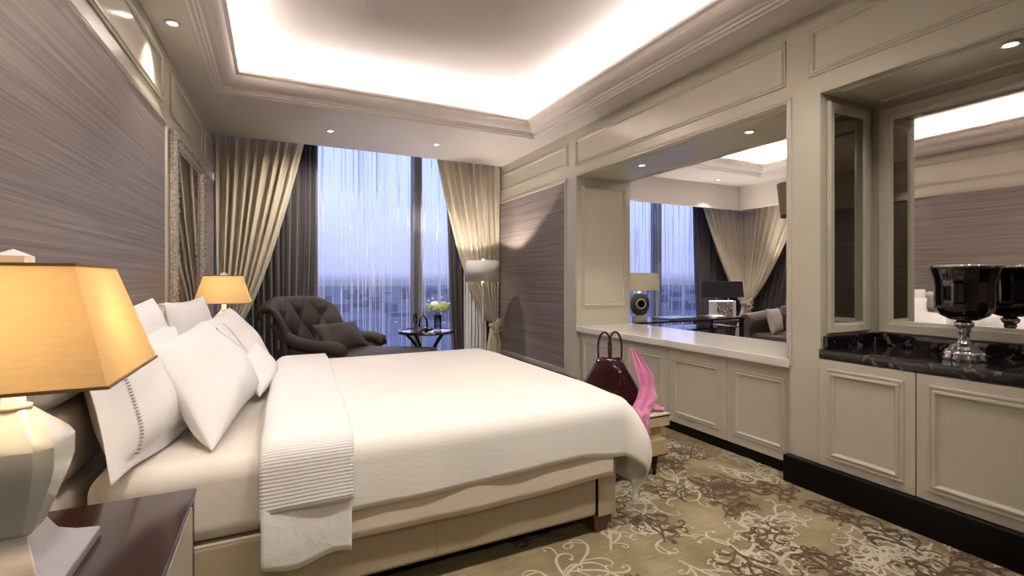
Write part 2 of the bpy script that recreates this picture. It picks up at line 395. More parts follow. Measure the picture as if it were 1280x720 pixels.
# right wall (0.75 m deep, with the opening to the next room and the niche)
for q in ((XR, 3.75, 4.47, 6.95, 0, 3.4),            # beside the opening, towards the window
          (XR, 3.75, -2.1, 4.47, 2.45, 3.4),         # above opening and niche
          (XR, 3.75, 1.81, 2.0, 0, 2.45),            # the pier
          (3.56, 3.75, -2.1, 1.81, 0, 2.45),         # niche back
          (XR, 3.56, -2.1, -.62, 0, 2.45), (3.10, 3.75, 2.0, 4.47, 0, .70)):
    struct(fin('wall_right', bx(*q), M['cream']))
bm = B(); box(bm, 3.002, 3.75, 2.001, 4.469, 2.444, 2.4505); box(bm, 3.002, 3.56, -.62, 1.809, 2.444, 2.4505)
struct(fin('ceiling_soffit', bm, M['soffit']))
bm = bx(XR-.006, XR+.002, 4.71, 6.9, .27, 2.42); tag(struct(fin('wall_right_paper', bm, M['wallpaper'])), 'grey striped silk wallpaper beside the right curtain', 'wallpaper')
plane_frame('f', wallR(XR), (4.67, 6.7, .22, 2.46), .95)
for rc in ((4.64, 6.7, 2.58, 2.84), (2.03, 4.50, 2.56, 2.86), (-.6, 1.88, 2.56, 2.86)):
    plane_frame('f', wallR(XR), rc, .8)
# casing round the opening and the niche
CAS = [(0, 0), (0, .010), (.008, .014), (.02, .010), (.03, .012), (.036, 0)]
struct(fin('trim_40', ring(B(), wallR(XR), (1.99, 4.50, .74, 2.475), CAS), M['cream']))
plane_frame('f', faceNy(4.47), (3.07, 3.68, .98, 2.36), .8)
plane_frame('f', lambda a, b_, h: (a, b_, 2.444-h), (3.06, 3.69, 2.08, 4.40), .6, mat=M['soffit'])
plane_frame('f', lambda a, b_, h: (a, b_, 2.444-h), (3.06, 3.50, -.5, 1.74), .6, mat=M['soffit'])
bm = bx(2.985, 3.0, 4.47, 6.8, 0, .20); struct(fin('baseboard_right', bm, M['black_skirt'], bevel=.003))
bm = bx(2.94, 3.0, -2.0, 2.012, 0, .17); struct(fin('baseboard_niche', bm, M['black_skirt'], bevel=.004))
bm = bx(3.07, 3.10, 2.0, 4.47, 0, .09); struct(fin('baseboard_console', bm, M['black_skirt']))
# back wall
bm = bx(-1.2, 9, -2.2, -2.1, 0, 3.4); struct(fin('wall_back', bm, M['plaster']))

# cove ceilings
def cove(name, bounds, hole, ztop, power):
    X0, X1, Y0, Y1 = bounds; a0, a1, b0, b1 = hole
    bm = B()
    box(bm, X0, a0, Y0, Y1, ZC, ZC+.1); box(bm, a1, X1, Y0, Y1, ZC, ZC+.1)
    box(bm, a0, a1, Y0, b0, ZC, ZC+.1); box(bm, a0, a1, b1, Y1, ZC, ZC+.1)
    struct(fin(name, bm, M['ceil']))
    prof = [(-.02, ZC-.0), (-.02, ZC-.014), (.0, ZC-.018), (.008, ZC-.006), (.03, ZC-.004), (.034, ZC+.012), (.05, ZC+.014), (.058, ZC+.026)]
    for k in range(7):
        t = k/6; prof.append((.06+.11*math.sin(t*PI/2), ZC+.03+.075*(1-math.cos(t*PI/2))))
    prof += [(.185, ZC+.112), (.195, ZC+.118), (.195, ZC+.14), (.175, ZC+.14), (.165, ZC+.10), (-.09, ZC+.10)]
    struct(fin(name+'_crown', ring(B(), lambda a, b_, h: (a, b_, h), hole, prof), M['ceil']))
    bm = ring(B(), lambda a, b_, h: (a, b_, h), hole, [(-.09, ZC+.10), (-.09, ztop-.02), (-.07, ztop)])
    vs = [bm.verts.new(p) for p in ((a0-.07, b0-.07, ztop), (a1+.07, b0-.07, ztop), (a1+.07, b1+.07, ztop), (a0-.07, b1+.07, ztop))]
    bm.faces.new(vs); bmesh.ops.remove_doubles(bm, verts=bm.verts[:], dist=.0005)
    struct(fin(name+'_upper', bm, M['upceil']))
    zz = ZC+.112
    for (cx, cy, L, ax) in (((a0+a1)/2, b0+.04, a1-a0, 0), ((a0+a1)/2, b1-.04, a1-a0, 0), (a0+.04, (b0+b1)/2, b1-b0, 1), (a1-.04, (b0+b1)/2, b1-b0, 1)):
        o = light('cove_light', 'AREA', (cx, cy, zz), power*L, NEUT, shape='RECTANGLE', size=L-.1, size_y=.03)
        o.rotation_euler = (PI, 0, 0 if ax == 0 else PI/2)
cove('ceiling', (-1.0, 3.0, -2.1, 6.42), (-.48, 2.72, 1.40, 4.93), 3.29, K_COVE)
cove('ceiling_living', (3.75, 7.5, -2.1, 5.95), (4.3, 7.0, .8, 5.17), 3.34, K_COVE*1.1)
# curtain pocket above the windows
bm = bx(-1.0, 8.6, 6.42, 6.95, 3.14, 3.2); struct(fin('ceiling_pocket', bm, M['ceil']))
# living room shell
bm = B(); box(bm, 3.75, 8.0, 5.95, 6.0, 2.54, 3.1); box(bm, 7.5, 7.55, -2.1, 5.96, 2.54, 3.1)
struct(fin('ceiling_bulkhead', bm, M['ceil']))
bm = bx(8.3, 8.4, -2.1, 3.6, 0, 3.2); struct(fin('wall_living', bm, M['cream']))
bm = bx(7.5, 8.4, -2.1, 6.9, 3.1, 3.15); struct(fin('ceiling_living_side', bm, M['ceil']))

# windows
def window(idx, x0, x1, mulls, yy=YG):
    bm = B(); box(bm, x0, x1, yy, yy+.08, 0, .06); box(bm, x0, x1, yy, yy+.08, 3.08, 3.16)
    for a in mulls: box(bm, a-.065, a+.065, yy-.06, yy+.08, 0, 3.14)
    f = fin('window_%d' % idx, bm, M['alu']); struct(f)
    edges = sorted(mulls)
    for a, c in zip(edges, edges[1:]):
        fin('pane', bx(a, c, yy+.03, yy+.036, .05, 3.1), M['glass'], f)
    return f
window(1, -.9, 3.0, (-.80, .42, 1.80, 2.95))
window(2, 3.75, 8.3, (3.8, 4.7, 6.28, 8.25))
bm = B(); box(bm, 8.30, 8.38, 3.6, 6.8, 0, .06); box(bm, 8.30, 8.38, 3.6, 6.8, 3.05, 3.14)
for a in (3.65, 5.2, 6.78): box(bm, 8.26, 8.38, a-.05, a+.05, 0, 3.14)
f = fin('window_3', bm, M['alu']); struct(f); fin('pane', bx(8.33, 8.336, 3.7, 5.15, .05, 3.05), M['glass'], f); fin('pane', bx(8.33, 8.336, 5.25, 6.73, .05, 3.05), M['glass'], f)
# the city far below
bm = B(); vs = [bm.verts.new(p) for p in ((-3000, 6.9+30, -80), (5000, 36, -80), (5000, 6000, -80), (-3000, 6000, -80))]; bm.faces.new(vs)
struct(fin('ground', bm, M['city']))
bm = B(); random.seed(3)
for k in range(260):
    d = random.uniform(900, 3600); a = R(random.uniform(-25, 70)); x, y = d*math.sin(a), d*math.cos(a); s = random.uniform(8, 22); h = random.uniform(6, 28)+(20 if random.random() < .1 else 0)
    box(bm, x-s, x+s, y-s, y+s, -80, -80+h)
tag(fin('city_buildings', bm, M['tower']), 'hazy blue city blocks far below outside the window', 'buildings', kind='stuff')

# ------------------------------------------------------------------ BED
bed = thing('bed', 'large ivory upholstered bed in the middle of the room', 'bed', (.5, 2.97, 0))
BY0, BY1, BX1 = 1.99, 3.96, 1.58
bm = B(); box(bm, -.55, BX1-.12, BY0, BY1, .10, .36); fin('base', bm, M['leather'], bed, bevel=.02, bseg=3)
for xs in (-.05, .50, 1.04):
    pass
fin('corner_post', bx(BX1-.117, BX1, BY0, BY0+.12, .09, .38), M['leather'], bed, bevel=.008)
fin('foot_panel', bx(BX1-.11, BX1-.002, BY0+.122, BY1-.122, .10, .36), M['leather'], bed, bevel=.01)
fin('corner_post', bx(BX1-.117, BX1, BY1-.12, BY1, .09, .38), M['leather'], bed, bevel=.008)
fin('base_gap_trim', bx(BX1-.121, BX1-.116, BY0-.002, BY0+.1, .10, .36), M['black_skirt'], bed)
for xs in (.02, .62): fin('seam', tube(B(), [(xs, BY0-.001, .11), (xs, BY0-.001, .35)], .0025, 6), M['leather'], bed)
bm = tube(B(), [(-.55, BY0+.01, .355), (BX1-.13, BY0+.01, .355)], .008, 8); fin('piping', bm, M['bench_top'], bed, smooth=True)
for x in (-.5, BX1-.08):
    for y in (BY0+.06, BY1-.06):
        bm = B(); a = .055
        t = [bm.verts.new((x+dx*a*1.0, y+dy*a, .10)) for dx, dy in ((-1, -1), (1, -1), (1, 1), (-1, 1))]
        q = [bm.verts.new((x+dx*a*.6, y+dy*a*.6, .0)) for dx, dy in ((-1, -1), (1, -1), (1, 1), (-1, 1))]
        bm.faces.new(t[::-1]); bm.faces.new(q)
        for k in range(4): bm.faces.new((t[k], t[(k+1) % 4], q[(k+1) % 4], q[k]))
        fin('leg', bm, M['red_leg'], bed)
bm = bx(-.45, BX1-.2, BY0+.12, BY1-.12, .03, .10); fin('plinth', bm, M['black_skirt'], bed)
# mattress with ivory fitted sheet
bm = B(); box(bm, -.56, BX1-.02, BY0-.01, BY1+.01, .36, .655)
fin('mattress', bm, M['sheet'], bed, bevel=.075, bseg=8)
# headboard: padded panels divided by seams, slightly rounded wings
HB = fin('headboard', bx(-.706, -.655, 1.90, 4.05, .05, 1.14), M['headboard'], bed, bevel=.02, bseg=3)
def pad(y0, y1, z0, z1, xf=-.656, d=.055, nx=10):
    bm = B(); g = []
    for i in range(nx+1):
        row_ = []
        for j in range(nx+1):
            u, v_ = i/nx, j/nx
            h = (1-abs(2*u-1)**6)**.5*(1-abs(2*v_-1)**6)**.5 if 0 < u < 1 and 0 < v_ < 1 else 0
            row_.append(bm.verts.new((xf+d*h, y0+(y1-y0)*u, z0+(z1-z0)*v_)))
        g.append(row_)
    for i in range(nx):
        for j in range(nx): bm.faces.new((g[i][j], g[i+1][j], g[i+1][j+1], g[i][j+1]))
    return bm
ys = [1.93, 2.62, 3.33, 4.02]
for i in range(3):
    for z0, z1 in ((.30, .62), (.62, .88), (.88, 1.13)):
        fin('pad', pad(ys[i]+.002, ys[i+1]-.002, z0+.002, z1-.002), M['headboard'], HB, smooth=True)
for k in range(46):
    bm = B(); bmesh.ops.create_uvsphere(bm, u_segments=8, v_segments=6, radius=.008, matrix=Matrix.Translation((-.652, 1.93+k*.0465, 1.134)))
    fin('nailhead', bm, M['chrome'], HB, smooth=True)

# generic drape over the mattress box
def drape(x0, x1, footdrop, nd, fd, ztop, ye0, ye1, r=.05, skew=0, nx=60, ny=90, crown=0.02, flare=0.0, wave=0.0, off=0.0, hemf=None, seed=1, headcurl=0):
    """sheet over the bed: x0..x1 along the bed (x1 = foot edge), near edge ye0 with drop nd, far edge ye1 with drop fd"""
    rnd = random.Random(seed); ph = [rnd.uniform(0, 6.28) for _ in range(6)]
    bm = B(); g = []
    Lx = (x1-x0)+footdrop
    for i in range(nx+1):
        row_ = []
        sx = Lx*i/nx
        for j in range(ny+1):
            x = x0+sx
            ndd = nd*(hemf(min(x, x1)) if hemf else 1)
            ty = -ndd+(ndd+(ye1-ye0)+fd)*j/ny; y = ye0+ty
            a = max(0, x-x1); bn = max(0, ye0-y); bf = max(0, y-ye1); b_ = bn+bf; sg = -1 if bn > 0 else 1
            d = math.hypot(a, b_)
            cx = min(x, x1); cy = min(max(y, ye0), ye1)
            # rounded shoulder: quarter circle then vertical
            if d > 0:
                q = min(d/(r*PI/2), 1); out = r*math.sin(q*PI/2); dn = r*(1-math.cos(q*PI/2))+max(0, d-r*PI/2)
                ang = math.atan2(b_, a); fl = flare*.35*math.sin(PI*min(1, max(0, d-r)/.48))*math.sin(2*ang)**2+flare*.12*max(0, d-r)*math.sin(2*ang)**2
                out += fl+off
                wv = wave*smoothstep((d-r)/.25)*(math.sin(x*9+ph[0])*.6+math.sin(x*17+ph[1])*.4+math.sin(y*8+ph[2])*.5)
                cx += (out+wv*(a > 0))*math.cos(ang); cy += sg*(out+wv)*math.sin(ang)
                z = ztop-dn
            else:
                z = ztop
            # gentle crown + soft undulation on top
            ex = min(1, max(0, (min(x1-x, 9) if a == 0 else 0))/.35); ey = min(1, max(0, min(y-ye0, ye1-y))/.35)
            k = smoothstep(ex)*smoothstep(ey)
            z += crown*smoothstep(ey)*(0.4+.6*smoothstep(ex)) + .004*k*(math.sin(x*5+ph[3])*math.sin(y*4+ph[4])+.5*math.sin(x*11+y*7+ph[5]))
            if headcurl and i <= 3: z -= headcurl*(1-i/3)**2
            cx += skew*(cy-ye0)/(ye1-ye0)
            row_.append(bm.verts.new((cx, cy, z)))
        g.append(row_)
    for i in range(nx):
        for j in range(ny): bm.faces.new((g[i][j], g[i+1][j], g[i+1][j+1], g[i][j+1]))
    return bm
E0, E1 = BY0-.005+.04, BY1+.005-.04
bm = drape(-.0, 1.51, .06, .42, .35, .668, E0, E1, r=.075, wave=.006, off=.005, nx=50, seed=4, hemf=lambda x: 1-.06*smoothstep((x-1.0)/.5))
M['ecru'] = cloth_mat('ecru_sheet', (.66, .57, .45), (.70, .61, .49), 250, .75, crease=4)
tag(fin('bed_sheet', bm, M['ecru'], smooth=True, solid=.003), 'smooth ivory sheet hanging below the coverlet on the near bed side', 'sheet')
bm = drape(.22, 1.585, .50, .33, .30, .688, E0, E1, r=.085, wave=.004, off=.006, flare=.27, crown=.03, nx=90, ny=110, seed=5, hemf=lambda x: 1-.10*smoothstep((x-.5)/1.0)+.10*smoothstep((x-1.3)/.25))
tag(fin('coverlet', bm, M['matelasse'], smooth=True, solid=.006), 'white matelasse coverlet spread over the foot of the bed', 'coverlet')
bm = drape(-.05, .27, .0, .31, .28, .722, E0, E1, r=.085, wave=.003, off=.022, skew=.07, crown=.05, nx=20, ny=110, seed=6, headcurl=.03)
tag(fin('folded_bed_throw', bm, M['ribbed'], smooth=True, solid=.016), 'white ribbed blanket folded back across the bed by the pillows', 'blanket')
bm = drape(-.045, .265, .0, .49, .40, .695, E0, E1, r=.085, wave=.012, off=.014, skew=.07, crown=.045, nx=24, ny=110, seed=9, hemf=lambda x: 1+.03*math.sin(x*22))
tag(fin('turned_down_sheet', bm, M['linen'], smooth=True, solid=.004), 'white sheet edge hanging below the folded ribbed blanket', 'sheet')

# pillows from four corners (bottom near, bottom far, top far, top near)
def pillow(label, c, th=.17, mat='linen', flange=0.0, stitch=None, nrm=None, group='bed pillows against the headboard', puff=.45, sag=0, name='pillow'):
    BN, BF, TF, TN = [Vector(p) for p in c]
    nrm = (BF-BN).cross(TN-BN).normalized()
    if nrm.x < 0: nrm = -nrm
    N_ = 22; bm = B(); F, K = [], []
    base = (BN+BF)/2; cen = (BN+BF+TF+TN)/4
    def P0(u, v_):
        p = (BN*(1-u)+BF*u)*(1-v_)+(TN*(1-u)+TF*u)*v_
        # edges pull in between the corners
        pin = .06
        du = math.sin(PI*v_)*pin*(1-2*u); dv = math.sin(PI*u)*pin*(1-2*v_)
        p += (BF-BN)*du*.6+(TN-BN)*dv*.6
        return p
    fl = flange
    for i in range(N_+1):
        fr_, kr = [], []
        for j in range(N_+1):
            u, v_ = i/N_, j/N_
            uu = (u-fl)/(1-2*fl); vv = (v_-fl)/(1-2*fl)
            if 0 < uu < 1 and 0 < vv < 1:
                h = (4*uu*(1-uu))**puff*(4*vv*(1-vv))**puff
                h *= 1+.06*math.sin(7*uu+3*vv+len(label))+.05*math.sin(11*vv-5*uu)
                h *= (1.12-.25*vv)
            else: h = 0
            p = P0(u, v_); p.z += .012*math.sin(9*u+len(label))*(fl > 0)*(h == 0)
            hh = h*th/2
            fr_.append(bm.verts.new(p+nrm*(hh+.003))); kr.append(bm.verts.new(p-nrm*(hh*.8+.003)))
        F.append(fr_); K.append(kr)
    for i in range(N_):
        for j in range(N_):
            bm.faces.new((F[i][j], F[i+1][j], F[i+1][j+1], F[i][j+1])); bm.faces.new((K[i][j], K[i][j+1], K[i+1][j+1], K[i+1][j]))
    for i in range(N_):
        bm.faces.new((F[i][0], K[i][0], K[i+1][0], F[i+1][0])); bm.faces.new((F[i][N_], F[i+1][N_], K[i+1][N_], K[i][N_]))
        bm.faces.new((F[0][i], F[0][i+1], K[0][i+1], K[0][i])); bm.faces.new((F[N_][i], K[N_][i], K[N_][i+1], F[N_][i+1]))
    t = thing(name, label, 'pillow', tuple(base), 0, group)
    fin('cover', bm, M[mat], t, smooth=True, sub=1)
    if stitch:
        bm = B()
        for (u0, v0, u1, v1) in stitch:
            n_ = max(4, int(40*math.hypot(u1-u0, v1-v0)))
            for k in range(n_):
                tt = (k+.5)/n_; u, v_ = u0+(u1-u0)*tt, v0+(v1-v0)*tt
                uu = (u-fl)/(1-2*fl); vv = (v_-fl)/(1-2*fl); h = 0
                if 0 < uu < 1 and 0 < vv < 1:
                    h = (4*uu*(1-uu))**puff*(4*vv*(1-vv))**puff*(1+.06*math.sin(7*uu+3*vv+len(label))+.05*math.sin(11*vv-5*uu))*(1.12-.25*vv)
                p = P0(u, v_)+nrm*(h*th/2+.004)
                d = (P0(min(1, u+(u1-u0)*.01), min(1, v_+(v1-v0)*.01))-P0(u, v_)).normalized(); s = d.cross(nrm)*.009
                tube(bm, [p-s, p+s], .0022, 4)
        fin('hemstitch', bm, M['stitch'], t)
    return t
M['stitch'] = pm('grey_hemstitch', (.30, .28, .29), .8)
pillow('white pillow standing upright against the headboard behind the near pillows', [(-.50, 2.05, .66), (-.42, 2.92, .67), (-.55, 2.94, 1.21), (-.62, 2.05, 1.17)], .20)
pillow('white pillow standing upright against the headboard on the window side', [(-.46, 3.12, .67), (-.42, 4.0, .67), (-.48, 4.16, 1.18), (-.56, 3.26, 1.17)], .20)
pillow('white flanged pillow half hidden under the gold lampshade', [(-.455, 1.86, .655), (-.28, 2.62, .66), (-.42, 2.70, 1.08), (-.57, 1.93, 1.10)], .17, flange=.09, stitch=[(.16, .05, .16, .95)])
pillow('large white pillow with hemstitched border leaning in front', [(-.21, 2.06, .665), (-.095, 2.97, .68), (-.35, 3.02, 1.08), (-.44, 2.28, 1.05)], .26, stitch=[(.82, .08, .82, .84), (.82, .84, .985, .84)])
pillow('white pillow leaning on the window side behind the small cushion', [(-.16, 3.02, .68), (-.03, 3.90, .68), (-.30, 3.98, 1.10), (-.38, 3.16, 1.06)], .19, stitch=[(.2, .1, .2, .86)])
pillow('small white cushion in front of the far pillow', [(-.075, 2.80, .69), (.02, 3.28, .69), (-.115, 3.30, .925), (-.165, 2.88, .88)], .13)

# ------------------------------------------------------------------ NIGHTSTANDS + LAMPS
def nightstand(label, loc, Lx, Ly):
    t = thing('nightstand', label, 'nightstand', loc, 0, 'dark nightstands beside the bed')
    H = .70; x0, x1, y0, y1 = -Lx, 0, -Ly, 0
    fin('top', bx(x0, x1, y0, y1, H-.018, H), M['wood'], t, world=False, bevel=.004)
    for x in (x0+.004, x1-.034):
        for y in (y0+.004, y1-.034): fin('leg', bx(x, x+.03, y, y+.03, 0, H-.018), M['wood'], t, world=False, bevel=.002)
    fin('body', bx(x0+.01, x1-.012, y0+.035, y1-.035, .28, H-.019), M['wood'], t, world=False)
    d = fin('drawer', bx(x1-.012, x1-.004, y0+.045, y1-.045, .46, H-.035), M['ivory_drawer'], t, world=False, bevel=.003)
    bm = lathe(B(), [(.001, 0), (.010, 0), (.007, .012), (.016, .018), (.018, .026), (.010, .032), (.001, .033)], 14)
    bmesh.ops.rotate(bm, verts=bm.verts, matrix=Matrix.Rotation(PI/2, 3, 'Y')); bmesh.ops.translate(bm, verts=bm.verts, vec=(x1-.004, -Ly/2+.05, .575))
    fin('knob', bm, M['bronze'], d, world=False, smooth=True)
    bm = bx(x0+.01, x1-.01, y0+.03, y1-.03, .14, .16); fin('shelf', bm, M['wood'], t, world=False)
    return t
nightstand('glossy dark nightstand in the near corner with a silver-footed lamp', (-.205, 1.643, 0), .56, .78)
nightstand('glossy dark nightstand beyond the bed beside the armchair', (-.14, 4.90, 0), .48, .60)
def bedlamp(label, loc, power, chain=True):
    t = thing('table_lamp', label, 'lamp', loc, 0, 'gold shaded bedside lamps')
    # plinth: concave flare
    bm = B(); rs = []
    prof = [(1, 1, 0), (1, 1, .018), (.97, .98, .022), (.70, .74, .045), (.50, .46, .07), (.40, .36, .095), (.38, .34, .102)]
    hx, hy = .098, .150
    for a, b_, z in prof: rs.append([bm.verts.new((sx*hx*a, sy*(hy*b_ if a > .9 else hy*b_*.9), z)) for sx, sy in ((-1, -1), (1, -1), (1, 1), (-1, 1))])
    for p, q in zip(rs, rs[1:]):
        for k in range(4): bm.faces.new((p[k], p[(k+1) % 4], q[(k+1) % 4], q[k]))
    bm.faces.new(rs[0][::-1]); bm.faces.new(rs[-1]); fin('foot', bm, M['brushed'], t, world=False, bevel=.002)
    # faceted crystal body: chamfered square sections
    bm = B(); rs = []
    for (hw, ch, z) in ((.034, .010, .098), (.042, .014, .11), (.072, .022, .205), (.078, .024, .23), (.079, .024, .272), (.070, .022, .290), (.026, .008, .340), (.022, .007, .344)):
        a = hw; c_ = hw-ch
        rs.append([bm.verts.new((x, y, z)) for x, y in ((a, -c_), (a, c_), (c_, a), (-c_, a), (-a, c_), (-a, -c_), (-c_, -a), (c_, -a))])
    for p, q in zip(rs, rs[1:]):
        for k in range(8): bm.faces.new((p[k], p[(k+1) % 8], q[(k+1) % 8], q[k]))
    bm.faces.new(rs[0][::-1]); bm.faces.new(rs[-1]); fin('body', bm, M['crystal'], t, world=False, bevel=.0015)
    bm = lathe(B(), [(.001, .343), (.028, .343), (.028, .350), (.018, .354), (.016, .43), (.008, .434), (.005, .60), (.001, .60)], 24); fin('neck', bm, M['white_metal'], t, world=False, smooth=True)
    # shade
    bm = B(); z0, z1 = .405, .627; b0, b1 = .195, .130
    vs = []
    for (h, z) in ((b0, z0), (b1, z1)): vs.append([bm.verts.new((sx*h, sy*h, z)) for sx, sy in ((-1, -1), (1, -1), (1, 1), (-1, 1))])
    for k in range(4): bm.faces.new((vs[0][k], vs[0][(k+1) % 4], vs[1][(k+1) % 4], vs[1][k]))
    bm.faces.index_update(); sh = fin('lamp_shade', bm, M['gold_shade'], t, world=False)
    bm = B()
    for (h, z) in ((b0+.001, z0), (b1+.001, z1)):
        fin('trim', ring(B(), lambda a_, b_, h_: (a_, b_, z+h_), (-h-.002, h+.002, -h-.002, h+.002), [(0, -.003), (0, .003), (.005, .003), (.005, -.003), (0, -.003)]), M['shade_trim'], sh, world=False)
    bm = B()
    a = .024
    lo = [bm.verts.new((sx*a, sy*a, .628)) for sx, sy in ((-1, -1), (1, -1), (1, 1), (-1, 1))]; hi = [bm.verts.new((sx*a, sy*a, .646)) for sx, sy in ((-1, -1), (1, -1), (1, 1), (-1, 1))]
    tp = bm.verts.new((0, 0, .660)); bm.faces.new(lo[::-1])
    for k in range(4): bm.faces.new((lo[k], lo[(k+1) % 4], hi[(k+1) % 4], hi[k])); bm.faces.new((hi[k], hi[(k+1) % 4], tp))
    fin('finial', bm, M['white_metal'], t, world=False)
    bm = lathe(B(), [(.001, .45), (.018, .455), (.028, .49), (.026, .52), (.012, .55), (.001, .553)], 16); fin('bulb', bm, M['bulb'], t, world=False, smooth=True)
    if chain:
        bm = B()
        for k in range(9): bmesh.ops.create_uvsphere(bm, u_segments=8, v_segments=6, radius=.0042, matrix=Matrix.Translation((.045, .03, .385+k*.0075)))
        fin('pull_chain', bm, M['bronze'], t, world=False, smooth=True)
    light('bulb_light', 'POINT', (.035, 0, .50), power*.5, (1, .78, .50), shadow_soft_size=.03, parent=t)
    light('bulb_light', 'POINT', (-.035, 0, .50), power*.5, (1, .78, .50), shadow_soft_size=.03, parent=t)
    return t
bedlamp('large crystal lamp with gold shade filling the near left corner', (-.467, 1.29, .70), 1.8)
bedlamp('gold-shaded lamp beyond the pillows in front of the left curtain', (-.385, 4.6, .70), 1.7, False)

# ------------------------------------------------------------------ CURTAINS
def gathered(pts_top, tie, ztop, ztie, zbot, nfold=15, amp=.05, g=.6, wtie=.10, wbot=.20, side=1, nu=220, nv=46, seed=1, zexp=1.0, amp_tie=.03, yb=None):
    """curtain hanging from a polyline, caught in at a tie point, falling to the floor"""
    rnd = random.Random(seed); ph = [rnd.uniform(0, 6.28) for _ in range(5)]
    P_ = [Vector(p) for p in pts_top]; Ls = [0]
    for a, b_ in zip(P_, P_[1:]): Ls.append(Ls[-1]+(b_-a).length)
    def top(u):
        s = u*Ls[-1]
        for k in range(len(P_)-1):
            if s <= Ls[k+1]+1e-6:
                t = (s-Ls[k])/(Ls[k+1]-Ls[k]); d = (P_[k+1]-P_[k]).normalized(); return P_[k].lerp(P_[k+1], t), Vector((-d.y, d.x))
        return P_[-1], Vector((-d.y, d.x))
    bm = B(); G_ = []
    tv = Vector(tie)
    for j in range(nv+1):
        z = ztop+(zbot-ztop)*j/nv; row_ = []
        for i in range(nu+1):
            u = i/nu; tp, nr = top(u)
            uu = u+.012*math.sin(u*23+ph[0])+.006*math.sin(u*51+ph[1])
            if z >= ztie:
                s = (z-ztie)/(ztop-ztie); w_ = smoothstep(s*4)*.15 + .85*s**g if s < .25 else s**g
                w_ = s**g
                tt = tv + Vector(((u-.5)*wtie*side, 0))
                am = amp_tie+(amp-amp_tie)*min(1, w_*1.1)
            else:
                s = (ztie-z)/(ztie-zbot); w_ = 0
                tt = tv+Vector(((u-.5)*(wtie+(wbot-wtie)*smoothstep(s*1.5))*side, 0)); am = amp_tie*(1+.8*s)
            p = tt.lerp(tp, w_)
            f = math.sin(2*PI*nfold*uu+ph[2]+.5*math.sin(z*1.3+u*9))
            f = math.copysign(abs(f)**.75, f)
            nd = nr if w_ > .02 else Vector((0, 1))
            p = p+nd*am*f+Vector((side*.008*math.cos(2*PI*nfold*uu), 0))
            row_.append(bm.verts.new((p.x, p.y, z)))
        G_.append(row_)
    for j in range(nv):
        for i in range(nu): bm.faces.new((G_[j][i], G_[j][i+1], G_[j+1][i+1], G_[j+1][i]))
    return bm
def tieback(parent, c, rx, ry, h=.05, ruff=True):
    bm = B(); n_ = 40
    for k in range(n_):
        a0 = 2*PI*k/n_
    rs = []
    for z in (-h/2, 0, h/2):
        rs.append([bm.verts.new((c[0]+(rx+(.006 if z == 0 else 0))*math.cos(2*PI*k/n_), c[1]+ry*math.sin(2*PI*k/n_), c[2]+z+.006*math.sin(k*1.3))) for k in range(n_)])
    for p, q in zip(rs, rs[1:]):
        for k in range(n_): bm.faces.new((p[k], p[(k+1) % n_], q[(k+1) % n_], q[k]))
    tb = fin('tieback', bm, M['curtain'], parent, smooth=True, solid=.008)
    if ruff:
        rnd = random.Random(2); bm = B()
        for k in range(16):
            a = rnd.uniform(0, 6.28); cc = Vector((c[0]+rnd.uniform(-rx, rx)*.7, c[1]-ry-.01, c[2]+rnd.uniform(-.10, .10)))
            pts = [cc+Vector((math.cos(a+t)*.028, -.015*abs(math.sin(t)), math.sin(a+t)*.028)) for t in (0, .8, 1.6, 2.4, 3.2, 4.0)]
            tube(bm, pts, .011, 6)
        fin('rosette', bm, M['curtain'], tb, smooth=True)
YCU = 6.50
t = thing('curtain', 'champagne curtain tied back at the left end of the window', 'curtain', (-.3, YCU, 0), 0)
fin('drape', gathered([(-.66, YCU), (.33, YCU)], (-.54, YCU), 3.08, .62, .02, nfold=9, amp=.055, g=.68, seed=3), M['curtain'], t, smooth=True, solid=.004)
tieback(t, (-.54, YCU, .62), .075, .06)
t = thing('curtain', 'champagne curtain tied back beside the floor lamp', 'curtain', (2.8, YCU, 0), 0)
fin('drape', gathered([(2.98, YCU), (2.00, YCU)], (2.90, YCU), 3.08, .66, .02, nfold=9, amp=.055, g=.62, seed=8, side=-1), M['curtain'], t, smooth=True, solid=.004)
tieback(t, (2.90, YCU, .62), .075, .06)
o = fin('dark_drape', gathered([(-.60, 6.60), (.46, 6.60)], (-.05, 6.60), 3.06, .05, .02, nfold=14, amp=.03, g=.22, wtie=.7, seed=5, amp_tie=.03), M['dark_drape'], smooth=True, solid=.003)
tag(o, 'dark taupe drape hanging behind the left champagne curtain', 'curtain')
o = fin('dark_drape', gathered([(2.20, 6.60), (2.96, 6.60)], (2.57, 6.60), 3.06, .05, .02, nfold=9, amp=.03, g=.3, wtie=.42, seed=6, amp_tie=.03), M['dark_drape'], smooth=True, solid=.003)
tag(o, 'dark drape strip showing behind the curtain by the floor lamp', 'curtain')
M['white_voile'] = cloth_mat('white_cotton_voile', (.70, .70, .72), (.78, .78, .80), 300)
o = fin('white_drape', gathered([(2.44, 6.565), (2.80, 6.565)], (2.62, 6.565), 3.06, .3, .02, nfold=7, amp=.018, g=.3, wtie=.34, wbot=.34, seed=21, amp_tie=.018), M['white_voile'], smooth=True, solid=.003)
tag(o, 'narrow white voile strip behind the pole of the floor lamp', 'curtain')
